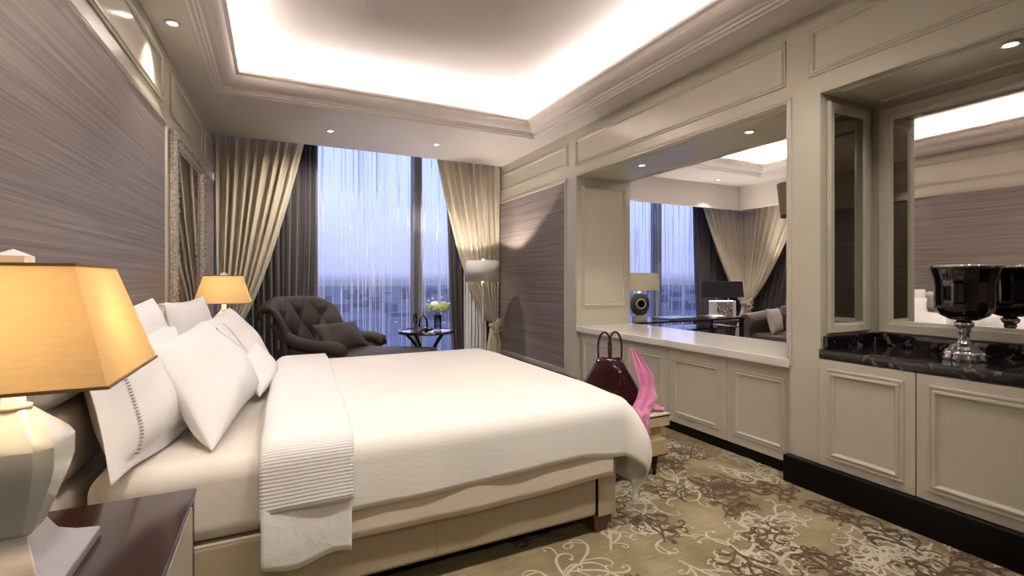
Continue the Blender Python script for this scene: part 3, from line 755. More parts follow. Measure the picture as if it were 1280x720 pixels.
def sheer_mesh(x0, x1, y, z0, z1, per=.11, amp=.02, seed=1):
    rnd = random.Random(seed); bm = B(); xs = []; x = x0
    n_ = int((x1-x0)/.008); rows = []
    ph = [rnd.uniform(0, 6.28) for _ in range(4)]
    for z in [z0+(z1-z0)*k/14 for k in range(15)]:
        rows.append([bm.verts.new((x0+(x1-x0)*i/n_+.010*math.sin(z*1.1+i*.02), y+amp*(math.sin(2*PI*(x0+(x1-x0)*i/n_)/per+1.5*math.sin(i*.013+ph[0])+.3*math.sin(z+i*.01))+.4*math.sin(i*.05+ph[1]+z*.3)), z)) for i in range(n_+1)])
    for p, q in zip(rows, rows[1:]):
        for i in range(n_): bm.faces.new((p[i], p[i+1], q[i+1], q[i]))
    return bm
tag(fin('sheer_curtain', sheer_mesh(.38, 2.92, 6.68, .02, 3.1), M['sheer'], smooth=True), 'white translucent sheer curtain across the bedroom window', 'curtain')
tag(fin('sheer_curtain', sheer_mesh(3.82, 8.0, 6.62, .02, 3.0, per=.16, seed=5), M['sheer'], smooth=True), 'white translucent sheer curtain across the next room\'s window', 'curtain')
bm = sheer_mesh(3.7, 6.5, -8.20, .02, 3.0, per=.16, seed=9); bmesh.ops.rotate(bm, verts=bm.verts, matrix=Matrix.Rotation(PI/2, 3, 'Z'))
tag(fin('sheer_curtain', bm, M['sheer'], smooth=True), 'white sheer curtain on the next room\'s side window behind the sofa', 'curtain')
# corner curtain next room
t = thing('curtain', 'wide champagne curtain gathered in the corner of the next room', 'curtain', (7.7, 6.0, 0), 0)
fin('drape', gathered([(6.75, 6.3), (7.95, 6.3), (7.95, 4.9)], (7.72, 6.0), 3.0, .86, .02, nfold=15, amp=.05, g=.75, wtie=.16, wbot=.5, nu=320, seed=12, amp_tie=.02), M['curtain'], t, smooth=True, solid=.004)
tieback(t, (7.72, 6.0, .86), .12, .06)
o = fin('dark_drape', gathered([(6.85, 6.45), (8.1, 6.45), (8.1, 5.0)], (7.6, 6.3), 3.0, .05, .02, nfold=20, amp=.03, g=.25, wtie=1.1, seed=15, amp_tie=.03, nu=300), M['dark_drape'], smooth=True, solid=.003)
tag(o, 'dark drape behind the corner curtain of the next room', 'curtain')

# ------------------------------------------------------------------ WALL MIRROR (left wall)
t = thing('wall_mirror', 'tall mirror in a carved silver frame on the left wall', 'mirror', (-.70, 5.0, .4), 0)
bm = ring(B(), wallL(-.655), (4.32, 5.66, .35, 2.42), [(0, 0), (0, .025), (.01, .04), (.03, .045), (.05, .035), (.075, .04), (.09, .03), (.10, .012), (.11, .012)])
fin('frame', bm, M['silverleaf'], t, smooth=False, lw=True)
bm = B(); rnd = random.Random(4)
def leafrow(pa, pb, n_):
    for k in range(n_):
        f = (k+.5)/n_; y = pa[0]+(pb[0]-pa[0])*f; z = pa[1]+(pb[1]-pa[1])*f
        s = 1 if k % 2 else -1
        ang = math.atan2(pb[1]-pa[1], pb[0]-pa[0])
        pts = [(-.612+.006*math.sin(q), y+.024*math.cos(ang+s*q)*(1-q/7), z+.024*math.sin(ang+s*q)*(1-q/7)) for q in (0, .7, 1.4, 2.1, 2.8, 3.5, 4.2)]
        tube(bm, pts, .006, 5)
for args in (((4.37, .4), (4.37, 2.37), 34), ((5.61, .4), (5.61, 2.37), 34), ((4.4, 2.37), (5.58, 2.37), 22)):
    bm = B(); leafrow(*args); fin('carved_scrolls', bm, M['silverleaf'], t, smooth=True, lw=True)
fin('mirror_glass', bx(-.655, -.644, 4.42, 5.56, .45, 2.32), M['mirror_dim'], t, lw=True)

# ------------------------------------------------------------------ CONSOLE under the opening
t = thing('ledge', 'long pale stone ledge under the opening to the next room', 'ledge', (3.3, 3.2, .70), 0)
fin('slab', bx(2.985, 3.76, 2.003, 4.467, .722, .782), M['marble_white'], t, bevel=.006)
fin('under_moulding', bx(3.02, 3.10, 2.004, 4.466, .700, .721), M['cream'], t, bevel=.005)
def panel_door(name, parent, xf, y0, y1, z0, z1, mg, s, th=.03):
    d = fin(name, bx(xf, xf+th, y0+.0025, y1-.0025, z0, z1), M['cream'], parent, bevel=.003)
    fin('moulding', ring(B(), wallR(xf), (y0+mg, y1-mg, z0+mg, z1-mg), scaled(PAN, s)), M['cream'], d)
    return d
ybs = [4.46, 3.86, 3.13, 2.53, 2.005]
ybs = [(4.46, 3.73), (3.73, 3.13), (3.13, 2.53), (2.53, 2.003)]
lb = ['cream panelled cabinet beside the bag under the pale ledge at its far end', 'cream panelled cabinet under the pale ledge right behind the bench', 'cream panelled cabinet under the pale ledge, second from the pier', 'cream panelled cabinet under the pale ledge touching the pier']
lb = ['cream panelled cabinet at the window end of the pale ledge', 'cream panelled cabinet under the pale ledge directly behind the handbag', 'cream panelled cabinet under the pale ledge just right of the bench', 'cream panelled cabinet under the pale ledge partly hidden by the pier']
for (y1, y0), l in zip(ybs, lb):
    t = thing('ledge_cabinet', l, 'cabinet', (3.05, (y0+y1)/2, 0), 0, 'cabinets under the pale ledge')
    pd = panel_door('door', t, 3.045, y0, y1 if y1-y0 < .65 else y1, .085, .698, .062, .8, .055)
# ------------------------------------------------------------------ NICHE
t = thing('counter', 'black veined marble counter with low upstand in the mirrored niche', 'counter', (3.2, .6, .81), 0)
fin('slab', bx(2.975, 3.555, -.615, 1.806, .818, .874), M['black_marble'], t, bevel=.006)
bm = B(); box(bm, 3.525, 3.555, -.615, 1.806, .8745, .95); box(bm, 3.02, 3.525, 1.776, 1.806, .8745, .95)
fin('upstand', bm, M['black_marble'], t, bevel=.004)
for (y1, y0), l in zip([(1.806, 1.31), (1.31, .55), (.55, -.21)], ['narrow cream panelled cupboard under the black counter next to the pier', 'wide cream panelled cupboard under the black counter below the vase', 'cream panelled cupboard under the near end of the black counter']):
    t = thing('counter_cabinet', l, 'cabinet', (3.2, (y0+y1)/2, .17), 0, 'cupboards under the black counter')
    fin('body', bx(3.01, 3.5, y0+.002, y1-.002, .172, .816), M['cream'], t)
    panel_door('door', t, 2.978, y0, y1, .172, .814, .05, .95)
t = thing('niche_mirror', 'large framed mirror behind the black glass vase', 'mirror', (3.55, .6, .96), 0)
fin('mirror_glass', bx(3.548, 3.556, -.50, 1.68, .99, 2.33), M['mirror'], t)
fin('frame', ring(B(), wallR(3.556), (-.58, 1.76, .955, 2.40), [(0, 0), (0, .022), (.006, .026), (.055, .022), (.062, .016), (.075, .012), (.08, .008)]), M['cream'], t)
t = thing('side_mirror', 'narrow framed mirror on the side of the niche above the marble', 'mirror', (3.28, 1.80, .96), 0)
fin('mirror_glass', bx(3.12, 3.43, 1.796, 1.804, 1.03, 2.34), M['mirror_dim'], t)
fin('frame', ring(B(), faceNy(1.806), (3.06, 3.49, .965, 2.40), [(0, 0), (0, .018), (.006, .022), (.045, .018), (.055, .012), (.062, .010)]), M['cream'], t)
# vase
t = thing('vase', 'black goblet vase on a silvered cut-glass foot on the marble counter', 'vase', (3.27, 1.225, .874), 0)
fl = lambda a, z: .018*math.cos(20*a)
fin('bowl', lathe(B(), [(.02, .205), (.06, .212), (.098, .235), (.118, .27), (.122, .32), (.120, .38), (.126, .43), (.140, .475), (.146, .492), (.138, .492), (.118, .43), (.112, .33), (.09, .25), (.01, .235)], 80, flute=lambda a, z: .012*math.cos(16*a)), M['black_glass'], t, world=False, smooth=True)
bm = lathe(B(), [(.138, .489), (.148, .487), (.151, .494), (.147, .503), (.139, .500), (.138, .489)], 96, flute=lambda a, z: .012*math.cos(48*a)); fin('rim', bm, M['cut_glass'], t, world=False, smooth=True)
fin('foot', lathe(B(), [(.001, 0), (.086, 0), (.090, .012), (.082, .024), (.086, .034), (.074, .050), (.060, .058), (.056, .070), (.034, .082), (.024, .10), (.022, .14), (.030, .155), (.026, .165), (.040, .180), (.042, .196), (.028, .206), (.001, .208)], 64, flute=lambda a, z: .06*math.cos(8*a) if z < .09 else .04*math.cos(8*a)), M['cut_glass'], t, world=False, smooth=True)

# ------------------------------------------------------------------ DOWNLIGHTS
def downlight(label, x, y, z, power, size=80, blend=.5, tilt=None, soft=.03):
    t = thing('ceiling_downlight', label, 'light', (x, y, z-.012), 0, 'recessed downlights')
    fin('ring', lathe(B(), [(.026, .010), (.028, .001), (.036, -.002), (.043, .002), (.044, .0115), (.026, .0115)], 32), M['white_metal'], t, world=False, smooth=True)
    fin('lens', lathe(B(), [(.001, .006), (.026, .006), (.026, .011), (.001, .011)], 24), M['lamp_glow'], t, world=False)
    o = light('spot', 'SPOT', (0, 0, -.012), power, WARM, spot_size=R(size), spot_blend=blend, shadow_soft_size=soft, parent=t)
    if tilt: o.rotation_euler = tilt
    return t
downlight('recessed downlight in the ceiling above the headboard wall', -.60, 3.75, ZC, K_DOWN)
downlight('recessed downlight in the ceiling in front of the left curtain', .545, 5.70, ZC, K_DOWN*3.5, 120, 1.0, tilt=(R(24), R(10), 0))
downlight('recessed downlight in the ceiling in front of the right curtain', 1.77, 5.70, ZC, K_DOWN*3, 84, tilt=(R(20), 0, 0))
downlight('small downlight in the opening soffit nearest the window', 3.28, 3.73, 2.444, K_DOWN*.7)
downlight('small downlight in the opening soffit nearest the pier', 3.28, 2.52, 2.444, K_DOWN*.7)
downlight('downlight in the soffit of the mirrored niche', 3.19, 1.02, 2.444, K_DOWN*.3)
downlight('recessed downlight above the near end of the headboard wall', -.64, 1.9, ZC, K_DOWN*.7)
downlight('recessed downlight above the near left corner', -.62, .2, ZC, K_DOWN*.5)
for x, l in ((-.05, 'added unseen downlight over the near left corner of the bed'), (.75, 'added unseen downlight just in front of the bed, nearer the pillows'), (1.55, 'added unseen downlight just in front of the bed, nearer its foot'), (2.35, 'added unseen downlight over the carpet beside the black counter')):
    downlight(l, x, 1.05, ZC, K_DOWN*2.3, 110, 1.0, tilt=(R(32), 0, 0), soft=.10)  # invented row above the view, added to brighten the top of the bed
downlight('added fill downlight at the left of the ceiling behind the viewer', .1, -1.6, ZC, K_DOWN*1.2, 100, tilt=(R(42), 0, R(-4)), soft=.12)  # added fill from behind the camera to lift the bed
downlight('added fill downlight at the right of the ceiling behind the viewer', 2.0, -1.6, ZC, K_DOWN*1.6, 100, tilt=(R(42), 0, R(2)), soft=.12)  # second added fill lamp behind the camera

# ------------------------------------------------------------------ CHAISE, TABLE, FLOOR LAMP
ch = thing('tufted_armchair', 'dark brown button-tufted velvet chaise in front of the window', 'armchair', (.55, 5.45, 0), R(-36))
# local: faces +x; back at x=-.35; width along y (-.42..+.42)
def back_mesh():
    bm = B(); G_ = []; nu, nv = 60, 30
    for i in range(nu+1):
        row_ = []
        u = i/nu; a = (u-.5)*2
        for j in range(nv+1):
            v_ = j/nv
            y = .50*a*(1+.12*v_); xb = -.30+.16*abs(a)**2.5
            ztop = 1.03-.10*abs(a)**4
            if v_ < .8:
                s = v_/.8; z = .40+(ztop-.40)*s; x = xb-.16*s
                n1 = 1
            else:
                s = (v_-.8)/.2*PI*1.15; z = ztop+.065*math.sin(s); x = xb-.16-.075*(1-math.cos(s)); n1 = .6
            # diamond tufting
            p = a*3.2; q = v_*3.4
            d = abs(math.sin(PI*(p+q)/1.0*.5*1.0))*abs(math.sin(PI*(p-q)*.5))
            if v_ < .95: x += .055*d**.6*n1
            row_.append(bm.verts.new((x, y, z)))
        G_.append(row_)
    for i in range(nu):
        for j in range(nv): bm.faces.new((G_[i][j], G_[i+1][j], G_[i+1][j+1], G_[i][j+1]))
    return bm
fin('backrest', back_mesh(), M['velvet'], ch, world=False, smooth=True, solid=.05)
bm = B()
for i in range(-3, 4):
    for j in range(1, 4):
        if (i+j) % 2: continue
        a = i/3.2; v_ = j/3.4
        if abs(a) > .95 or v_ > .8: continue
        s = v_/.8; bmesh.ops.create_uvsphere(bm, u_segments=8, v_segments=6, radius=.012, matrix=Matrix.Translation((-.30+.16*abs(a)**2.5-.16*s+.025, .47*a*(1+.1*v_), .40+.63*s)))
fin('buttons', bm, M['velvet'], ch, world=False, smooth=True)
for s in (-1, 1):
    bm = B()
    pts = [(-.36, s*.47, .86), (-.25, s*.475, .74), (-.1, s*.47, .665), (.1, s*.46, .635), (.26, s*.45, .625), (.34, s*.445, .60), (.36, s*.44, .55)]
    tube(bm, pts, .07, 14, radii=[.04, .06, .066, .068, .07, .072, .05]); 
    box(bm, -.34, .33, s*.445-.045, s*.445+.045, .16, .60)
    fin('arm', bm, M['velvet'], ch, world=False, smooth=True, bevel=.0)
bm = bx(-.30, 1.0, -.40, .40, .18, .36); fin('seat_frame', bm, M['velvet'], ch, world=False, bevel=.03, bseg=4)
bm = bx(-.28, 1.05, -.395, .395, .362, .55); fin('seat_cushion', bm, M['velvet_light'], ch, world=False, bevel=.06, bseg=6)
for x in (-.25, .92):
    for y in (-.34, .34): fin('leg', lathe(B(), [(.014, 0), (.018, .02), (.026, .18), (.001, .18)], 12, (x, y, 0)), M['dark_leg'], ch, world=False, smooth=True)
M['velvet_cushion'] = cloth_mat('cushion_velvet', (.028, .018, .015), (.045, .030, .025), 200, .7, sheen=.03)
# rectangular velvet cushion on the chair
pillow('brown velvet cushion resting against the tufted back', [(.45, 5.02, .565), (.91, 5.40, .565), (.79, 5.56, .84), (.32, 5.20, .84)], .15, mat='velvet_cushion', group=None, name='velvet_cushion')

# glass-topped table
tx, ty, tz = 1.56, 5.40, .715
t = thing('side_table', 'round dark side table with curved legs by the window', 'table', (tx, ty, 0), 0)
fin('top_ring', lathe(B(), [(.29, tz-.03), (.33, tz-.03), (.335, tz-.015), (.33, tz), (.30, tz), (.29, tz-.01), (.29, tz-.03)], 48), M['espresso'], t, world=False, smooth=False)
fin('glass_top', lathe(B(), [(.001, tz-.018), (.292, tz-.018), (.292, tz-.008), (.001, tz-.008)], 48), M['mirror'], t, world=False)
for k in range(4):
    a = k*PI/2+.35; pts = []
    for q in range(13):
        s = q/12; r = .27-.20*math.sin(PI*s)**.9; pts.append((math.cos(a)*r, math.sin(a)*r, .01+(tz-.045)*s))
    fin('leg', tube(B(), pts, .016, 8), M['espresso'], t, world=False, smooth=True)
fin('collar', lathe(B(), [(.05, .33), (.085, .335), (.085, .37), (.05, .375)], 24), M['espresso'], t, world=False)
# vase of flowers
fx, fy = 1.69, 5.40
t = thing('flower_vase', 'glass vase of white and green flowers on the side table', 'vase', (fx, fy, tz), 0)
fin('glass', lathe(B(), [(.042, 0), (.045, .005), (.040, .06), (.048, .17), (.046, .17), (.036, .06), (.03, .012), (.001, .012)], 24), M['thin'], t, world=False, smooth=True)
rnd = random.Random(5); bm = B()
for k in range(9):
    a = rnd.uniform(0, 6.28); tube(bm, [(.02*math.cos(a), .02*math.sin(a), .015), (.012*math.cos(a+2), .012*math.sin(a+2), .16), (.05*math.cos(a+2.4), .05*math.sin(a+2.4), .24)], .004, 5)
fin('stems', bm, M['stem'], t, world=False, smooth=True)
def bloom(c, r, mat, name):
    bm = B()
    for k in range(22):
        d = Vector((rnd.gauss(0, 1), rnd.gauss(0, 1), rnd.gauss(0, 1)+.3)).normalized()
        m_ = Matrix.Translation(Vector(c)+d*r*.6) @ d.to_track_quat('Z', 'Y').to_matrix().to_4x4() @ Matrix.Diagonal((1, 1, .45, 1))
        bmesh.ops.create_uvsphere(bm, u_segments=7, v_segments=5, radius=r*.5, matrix=m_)
    return fin(name, bm, mat, t, world=False, smooth=True)
bloom((-.045, -.01, .27), .072, M['petal'], 'white_bloom'); bloom((.075, .0, .265), .078, M['petal_green'], 'green_bloom'); bloom((-.09, .02, .24), .05, M['petal_green'], 'green_bloom'); bloom((.01, -.05, .24), .05, M['petal_green'], 'green_bloom'); bloom((-.01, .05, .29), .045, M['petal'], 'white_bloom')
bm = B()
for k in range(18):
    a = rnd.uniform(0, 6.28); r_ = .05; c0 = Vector((r_*math.cos(a), r_*math.sin(a), .21)); c1 = c0+Vector((.05*math.cos(a), .05*math.sin(a), .0)); s = Vector((-math.sin(a), math.cos(a), 0))*.016; mid = (c0+c1)/2+Vector((0, 0, .02))
    vv = [bm.verts.new(p) for p in (c0, mid+s, c1, mid-s)]; bm.faces.new(vv)
fin('leaves', bm, M['leaf'], t, world=False)
for (dx, dy, dz) in ((-.11, 0, .335), (-.055, .02, .36), (.045, .0, .37), (.13, -.02, .30), (-.12, .02, .29)):
    q = fin('sprig', tube(B(), [(0, 0, .2), (dx*.6, dy, dz*.85), (dx, dy, dz)], .0015, 5), M['stem'], t, world=False)
    bm = B(); bmesh.ops.create_uvsphere(bm, u_segments=10, v_segments=8, radius=.014, matrix=Matrix.Translation((dx, dy, dz))); fin('bud', bm, M['petal'], q, world=False, smooth=True)
t = fin('glass_cloche', lathe(B(), [(.055, 0), (.058, .06), (.052, .11), (.03, .15), (.012, .17), (.006, .18), (.014, .20), (.001, .21)], 24, (1.53, 5.44, tz)), M['thin'], smooth=True)
tag(t, 'clear glass decanter standing beside the flower vase', 'decanter')
t = fin('champagne_glass', lathe(B(), [(.03, 0), (.03, .003), (.004, .008), (.004, .07), (.018, .09), (.024, .13), (.022, .19), (.0205, .19), (.022, .13), (.016, .092), (.001, .08)], 20, (1.41, 5.34, tz)), M['thin'], smooth=True)
tag(t, 'clear champagne flute on the left of the side table', 'glass')
t = fin('dish', lathe(B(), [(.001, 0), (.05, 0), (.09, .022), (.094, .03), (.086, .028), (.048, .008), (.001, .008)], 28, (1.52, 5.27, tz+.001)), M['espresso'], smooth=True)
tag(t, 'low dark dish at the front of the side table', 'dish')

# floor lamp
t = thing('floor_lamp', 'chrome floor lamp with grey drum shade by the right curtain', 'lamp', (2.47, 5.90, 0), 0)
fin('base', lathe(B(), [(.001, 0), (.14, 0), (.14, .012), (.03, .022), (.018, .04), (.001, .04)], 32), M['chrome'], t, world=False, smooth=True)
fin('pole', lathe(B(), [(.001, .04), (.016, .04), (.016, .72), (.022, .725), (.022, .74), (.012, .745), (.012, 1.36), (.001, 1.36)], 16), M['white_metal'], t, world=False, smooth=True)
fin('lamp_shade', lathe(B(), [(.235, 1.27), (.215, 1.545), (.211, 1.545), (.231, 1.27), (.235, 1.27)], 48), M['grey_shade'], t, world=False, smooth=True)
bm = B(); 
for k in range(3): a = k*2*PI/3; tube(bm, [(0, 0, 1.50), (.212*math.cos(a), .212*math.sin(a), 1.53)], .003, 5)
fin('spider', bm, M['chrome'], t, world=False)
bm = B(); bmesh.ops.create_uvsphere(bm, u_segments=16, v_segments=12, radius=.035, matrix=Matrix.Translation((0, 0, 1.40))); fin('bulb', bm, M['lamp_glow'], t, world=False, smooth=True)
fin('finial', lathe(B(), [(.001, 1.50), (.010, 1.505), (.006, 1.53), (.02, 1.545), (.02, 1.57), (.001, 1.575)], 12), M['white_metal'], t, world=False, smooth=True)
light('bulb_light', 'POINT', (0, -.04, 1.41), 45, (1, .88, .8), shadow_soft_size=.02, parent=t)

# ------------------------------------------------------------------ BENCH, BAG, SCARF
t = thing('bench', 'stepped tan leather bench at the foot of the bed', 'bench', (2.05, 3.1, 0), 0)
fin('seat', bx(1.79, 2.335, 2.385, 3.88, .335, .405), M['bench_side'], t, bevel=.006)
fin('seat_top', bx(1.79, 2.335, 2.385, 3.88, .4055, .418), M['bench_top'], t, bevel=.004)
fin('middle_tier', bx(1.83, 2.29, 2.42, 3.845, .25, .334), M['bench_side'], t, bevel=.004)
fin('lower_tier', bx(1.80, 2.315, 2.395, 3.87, .145, .249), M['bench_side'], t, bevel=.005)
bm = B(); box(bm, 1.788, 2.337, 2.383, 3.882, .400, .4065); box(bm, 1.798, 2.317, 2.393, 3.872, .140, .147); fin('piping', bm, M['dark_leg'], t)
for x in (1.86, 2.26):
    for y in (2.45, 3.82): fin('leg', lathe(B(), [(.001, 0), (.010, 0), (.026, .142), (.001, .142)], 16, (x, y, 0)), M['dark_leg'], t, smooth=True)
# handbag: faces the camera, slouched trapezoid
t = thing('handbag', 'glossy burgundy leather handbag with two loop handles on the bench', 'bag', (2.10, 2.72, .419), R(-36))
bm = B(); rs = []
for (hw, hd, z) in ((.225, .075, 0), (.235, .085, .02), (.215, .082, .09), (.165, .062, .18), (.115, .042, .26), (.088, .022, .315), (.080, .012, .33)):
    n_ = 28; rr = []
    for k in range(n_):
        a = 2*PI*k/n_; ca, sa = math.cos(a), math.sin(a)
        rr.append(bm.verts.new((hw*math.copysign(abs(ca)**.55, ca), hd*math.copysign(abs(sa)**.55, sa)+.006*math.sin(5*a+z*20), z+.01*math.sin(a*3)*(z > .05))))
    rs.append(rr)
for p, q in zip(rs, rs[1:]):
    for k in range(28): bm.faces.new((p[k], p[(k+1) % 28], q[(k+1) % 28], q[k]))
bm.faces.new(rs[0][::-1]); bm.faces.new(rs[-1]); fin('body', bm, M['bag'], t, world=False, smooth=True, sub=1)
for s, off_ in ((-1, -.035), (1, .04)):
    pts = [(off_+.045*math.cos(a)*1.0, s*.018, .31+.09+.11*math.sin(a)) for a in [PI*k/12 for k in range(13)]]
    pts = [(off_+.040, s*.02, .28)]+pts+[(off_-.040, s*.02, .28)]
    h = fin('handle', tube(B(), pts, .0075, 8), M['bag'], t, world=False, smooth=True)
    bm = B()
    for q in (-.04, .04): bmesh.ops.create_uvsphere(bm, u_segments=8, v_segments=6, radius=.008, matrix=Matrix.Translation((off_+q, s*.02-.01, .315)))
    fin('rivet', bm, M['chrome'], h, world=False, smooth=True)
fin('strap_tab', tube(B(), [(.05, -.035, .30), (.065, -.07, .22), (.07, -.085, .15)], .006, 6), M['bag'], t, world=False, smooth=True)
def strip(rows, nfold, amp, n_=18):
    """rows: list of (left point, right point, normal)"""
    R_ = []; bm = B()
    P2 = []
    for a, b_ in zip(rows, rows[1:]):
        for k in range(6):
            f = k/6; f = f*f*(3-2*f)*.3+f*.7; P2.append([Vector(a[q]).lerp(Vector(b_[q]), f) for q in range(3)])
    P2.append([Vector(x) for x in rows[-1]])
    for j, (l, r, nn) in enumerate(P2):
        R_.append([bm.verts.new(l.lerp(r, i/n_)+nn.normalized()*(amp*math.sin(2*PI*nfold*i/n_+.12*j)+.004*math.sin(j*.9+i))) for i in range(n_+1)])
    for p, q in zip(R_, R_[1:]):
        for i in range(n_): bm.faces.new((p[i], p[i+1], q[i+1], q[i]))
    return bm
N0 = (-.55, -.8, .2)
rowsA = [((2.235, 2.665, .815), (2.262, 2.65, .815), N0), ((2.20, 2.60, .74), (2.285, 2.58, .73), N0), ((2.19, 2.55, .66), (2.315, 2.53, .65), N0), ((2.205, 2.53, .58), (2.315, 2.51, .56), N0), ((2.15, 2.50, .50), (2.30, 2.46, .50), N0),
         ((2.06, 2.45, .450), (2.22, 2.43, .450), (0, -.2, 1)), ((2.03, 2.372, .436), (2.15, 2.372, .436), (0, -.7, .7)), ((2.04, 2.358, .37), (2.14, 2.358, .37), (0, -1, 0)), ((2.06, 2.362, .27), (2.13, 2.362, .245), (0, -1, 0))]
rowsB = [((2.24, 2.65, .79), (2.275, 2.64, .78), N0), ((2.25, 2.58, .68), (2.32, 2.57, .66), N0), ((2.255, 2.53, .56), (2.33, 2.53, .54), N0), ((2.23, 2.50, .475), (2.33, 2.53, .47), N0), ((2.25, 2.44, .445), (2.33, 2.52, .445), (0, 0, 1)), ((2.305, 2.41, .436), (2.36, 2.46, .436), (0, 0, 1))]
t = thing('scarf', 'pink silk scarf draped from the handbag over the bench edge', 'scarf', (2.2, 2.5, .419), 0)
fin('cloth', strip(rowsA, 2.2, .010), M['scarf'], t, smooth=True, solid=.003)
rowsB = [((2.23, 2.64, .78), (2.30, 2.64, .76), N0), ((2.24, 2.56, .60), (2.33, 2.56, .58), N0), ((2.22, 2.52, .49), (2.32, 2.54, .49), N0), ((2.24, 2.43, .438), (2.32, 2.52, .438), (0, 0, 1)), ((2.30, 2.405, .432), (2.36, 2.46, .432), (0, 0, 1))]
fin('cloth_end', strip(rowsB, 1.6, .008), M['scarf'], t, smooth=True, solid=.003)

# ------------------------------------------------------------------ NEXT ROOM
t = thing('desk', 'dark open-framed desk by the window of the next room', 'desk', (4.9, 5.0, 0), 0)
fin('top', bx(4.05, 6.1, 4.75, 5.35, .725, .75), M['espresso'], t, bevel=.004)
for x in (4.06, 6.04):
    for y in (4.76, 5.30): fin('leg', bx(x, x+.045, y, y+.045, 0, .724), M['espresso'], t)
fin('shelf', bx(4.12, 6.03, 4.80, 5.30, .60, .618), M['espresso'], t)
t = fin('folder', bx(4.75, 5.25, 4.85, 5.2, .762, .785), M['paper'], bevel=.004); tag(t, 'flat dark blue folder lying on the desk of the next room', 'folder')
for o2 in (t,): o2.location.z -= .0115
t = thing('desk_lamp', 'desk lamp with square cream shade and ring-shaped grey body', 'lamp', (4.34, 4.98, .75), R(-20))
fin('plinth', bx(-.09, .09, -.05, .05, 0, .07), M['white_metal'], t, world=False, bevel=.005)
bm = lathe(B(), [(.001, -.05), (.10, -.05), (.125, -.03), (.125, .03), (.10, .05), (.001, .05)], 36); bmesh.ops.rotate(bm, verts=bm.verts, matrix=Matrix.Rotation(PI/2, 3, 'X')); bmesh.ops.scale(bm, verts=bm.verts, vec=(1, 1, 1.3)); bmesh.ops.translate(bm, verts=bm.verts, vec=(0, 0, .225))
fin('body', bm, M['silver_body'], t, world=False, smooth=True)
fin('ring', tube(B(), [(.06*math.cos(a), -.055, .225+.06*math.sin(a)) for a in [2*PI*k/28 for k in range(28)]], .009, 8, True), M['white_metal'], t, world=False, smooth=True)
bm = lathe(B(), [(.001, 0), (.05, 0), (.05, .006), (.001, .006)], 24); bmesh.ops.rotate(bm, verts=bm.verts, matrix=Matrix.Rotation(PI/2, 3, 'X')); bmesh.ops.translate(bm, verts=bm.verts, vec=(0, -.051, .225)); fin('disc', bm, M['black_skirt'], t, world=False)
fin('neck', lathe(B(), [(.001, .37), (.012, .37), (.012, .56), (.001, .56)], 12), M['chrome'], t, world=False)
def rect_shade(par, w0, w1, d0, d1, z0, z1, mat):
    bm = B(); vs = []
    for (a, b_, z) in ((w0, d0, z0), (w1, d1, z1)): vs.append([bm.verts.new((sx*a, sy*b_, z)) for sx, sy in ((-1, -1), (1, -1), (1, 1), (-1, 1))])
    for k in range(4): bm.faces.new((vs[0][k], vs[0][(k+1) % 4], vs[1][(k+1) % 4], vs[1][k]))
    return fin('lamp_shade', bm, mat, par, world=False, solid=.004)
rect_shade(t, .22, .20, .12, .11, .40, .63, M['cream_shade'])
light('bulb_light', 'POINT', (0, 0, .52), 3, WARM, shadow_soft_size=.03, parent=t)
t = thing('console_table', 'small dark console table holding the black-shaded lamp', 'table', (6.55, 5.55, 0), R(0))
fin('top', bx(6.15, 7.0, 5.35, 5.80, .60, .635), M['espresso'], t, bevel=.004)
for x in (6.17, 6.93):
    for y in (5.37, 5.74): fin('leg', bx(x, x+.045, y, y+.045, 0, .60), M['espresso'], t)
t = thing('table_lamp', 'black-shaded lamp with a floral cut-out body in the next room', 'lamp', (6.58, 5.55, .635), R(-10))
fin('body', bx(-.22, .22, -.06, .06, 0, .31), M['white_metal'], t, world=False, bevel=.006)
fin('floral_panel', bx(-.15, .15, -.066, -.061, .02, .29), M['floral'], t, world=False)
for x in (-.12, .12): fin('post', lathe(B(), [(.001, .31), (.012, .31), (.012, .40), (.001, .40)], 10, (x, 0, 0)), M['chrome'], t, world=False)
rect_shade(t, .31, .29, .13, .12, .37, .63, M['black_shade'])
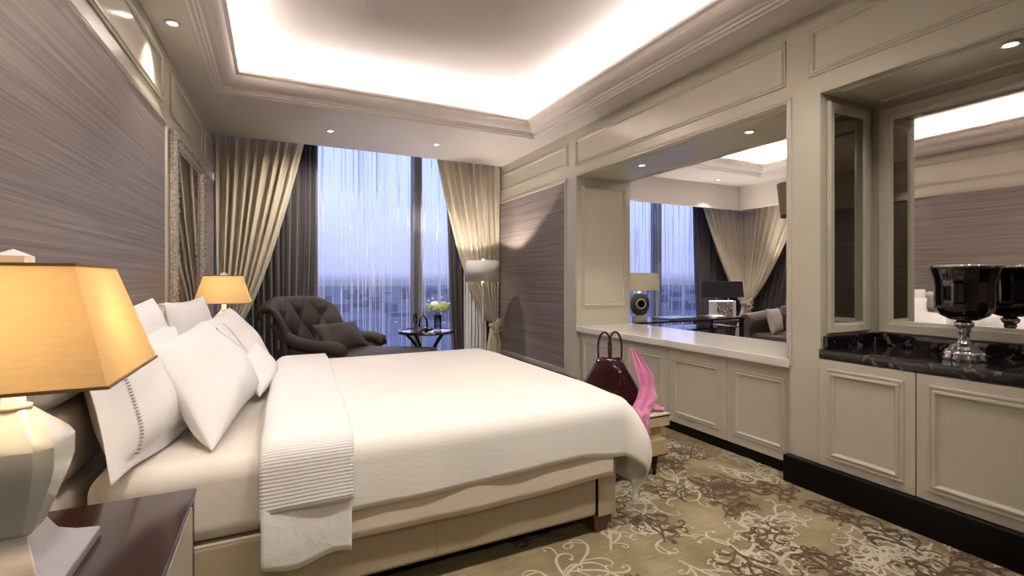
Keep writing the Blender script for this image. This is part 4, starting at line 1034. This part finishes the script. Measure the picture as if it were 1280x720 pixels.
light('bulb_light', 'POINT', (.0, .09, .50), 60, WARM, shadow_soft_size=.03, parent=t)
t = fin('picture_block', bx(6.62, 6.86, 5.385, 5.41, .636, .70), M['cream_cushion'], bevel=.003); tag(t, 'small pale block in front of the floral lamp', 'box')
t = thing('sofa', 'brown velvet sofa with rolled arm in the next room', 'sofa', (6.9, 4.6, 0), 0)
bm = B(); tube(bm, [(6.42, 5.0, .66), (6.9, 5.02, .70), (7.35, 5.02, .70)], .11, 16); box(bm, 6.44, 7.3, 4.95, 5.1, .1, .66); fin('rolled_arm', bm, M['brown_sofa'], t, smooth=False)
fin('seat', bx(6.5, 7.3, 3.4, 4.95, .12, .48), M['brown_sofa'], t, bevel=.04, bseg=4)
fin('backrest', bx(7.2, 7.42, 3.2, 5.0, .12, .88), M['brown_sofa'], t, bevel=.05, bseg=4)
pillow('cream cushion leaning on the rolled arm of the brown sofa', [(6.52, 4.62, .49), (6.98, 4.78, .49), (7.02, 4.88, .86), (6.56, 4.76, .86)], .14, mat='cream_cushion', group=None, name='sofa_cushion')
t = thing('pendant_lamp', 'hanging brown drum lamp partly hidden by the pier', 'lamp', (5.05, 3.30, 1.98), 0)
fin('lamp_shade', lathe(B(), [(.15, 0), (.19, .36), (.186, .36), (.146, 0), (.15, 0)], 12), shade_mat('brown_lamp_shade', (.30, .24, .18), .25), t, world=False)
fin('trim', lathe(B(), [(.150, -.006), (.156, -.006), (.158, .014), (.150, .014), (.150, -.006)], 12), M['bronze'], t, world=False)
fin('cord', tube(B(), [(0, 0, .3), (0, 0, 1.34)], .006, 6), M['bronze'], t, world=False)
light('bulb_light', 'POINT', (0, 0, .2), 2.5, WARM, shadow_soft_size=.03, parent=t)
for (x, y, l) in ((5.0, 5.6, 'recessed downlight above the desk of the next room'), (6.6, 5.65, 'recessed downlight above the black-shaded lamp of the next room'), (7.3, 4.9, 'recessed downlight above the sofa of the next room')):
    downlight(l, x, y, ZC, K_DOWN*1.2, 90)

for o in list(bpy.data.objects):
    if '_w' in o: del o['_w']
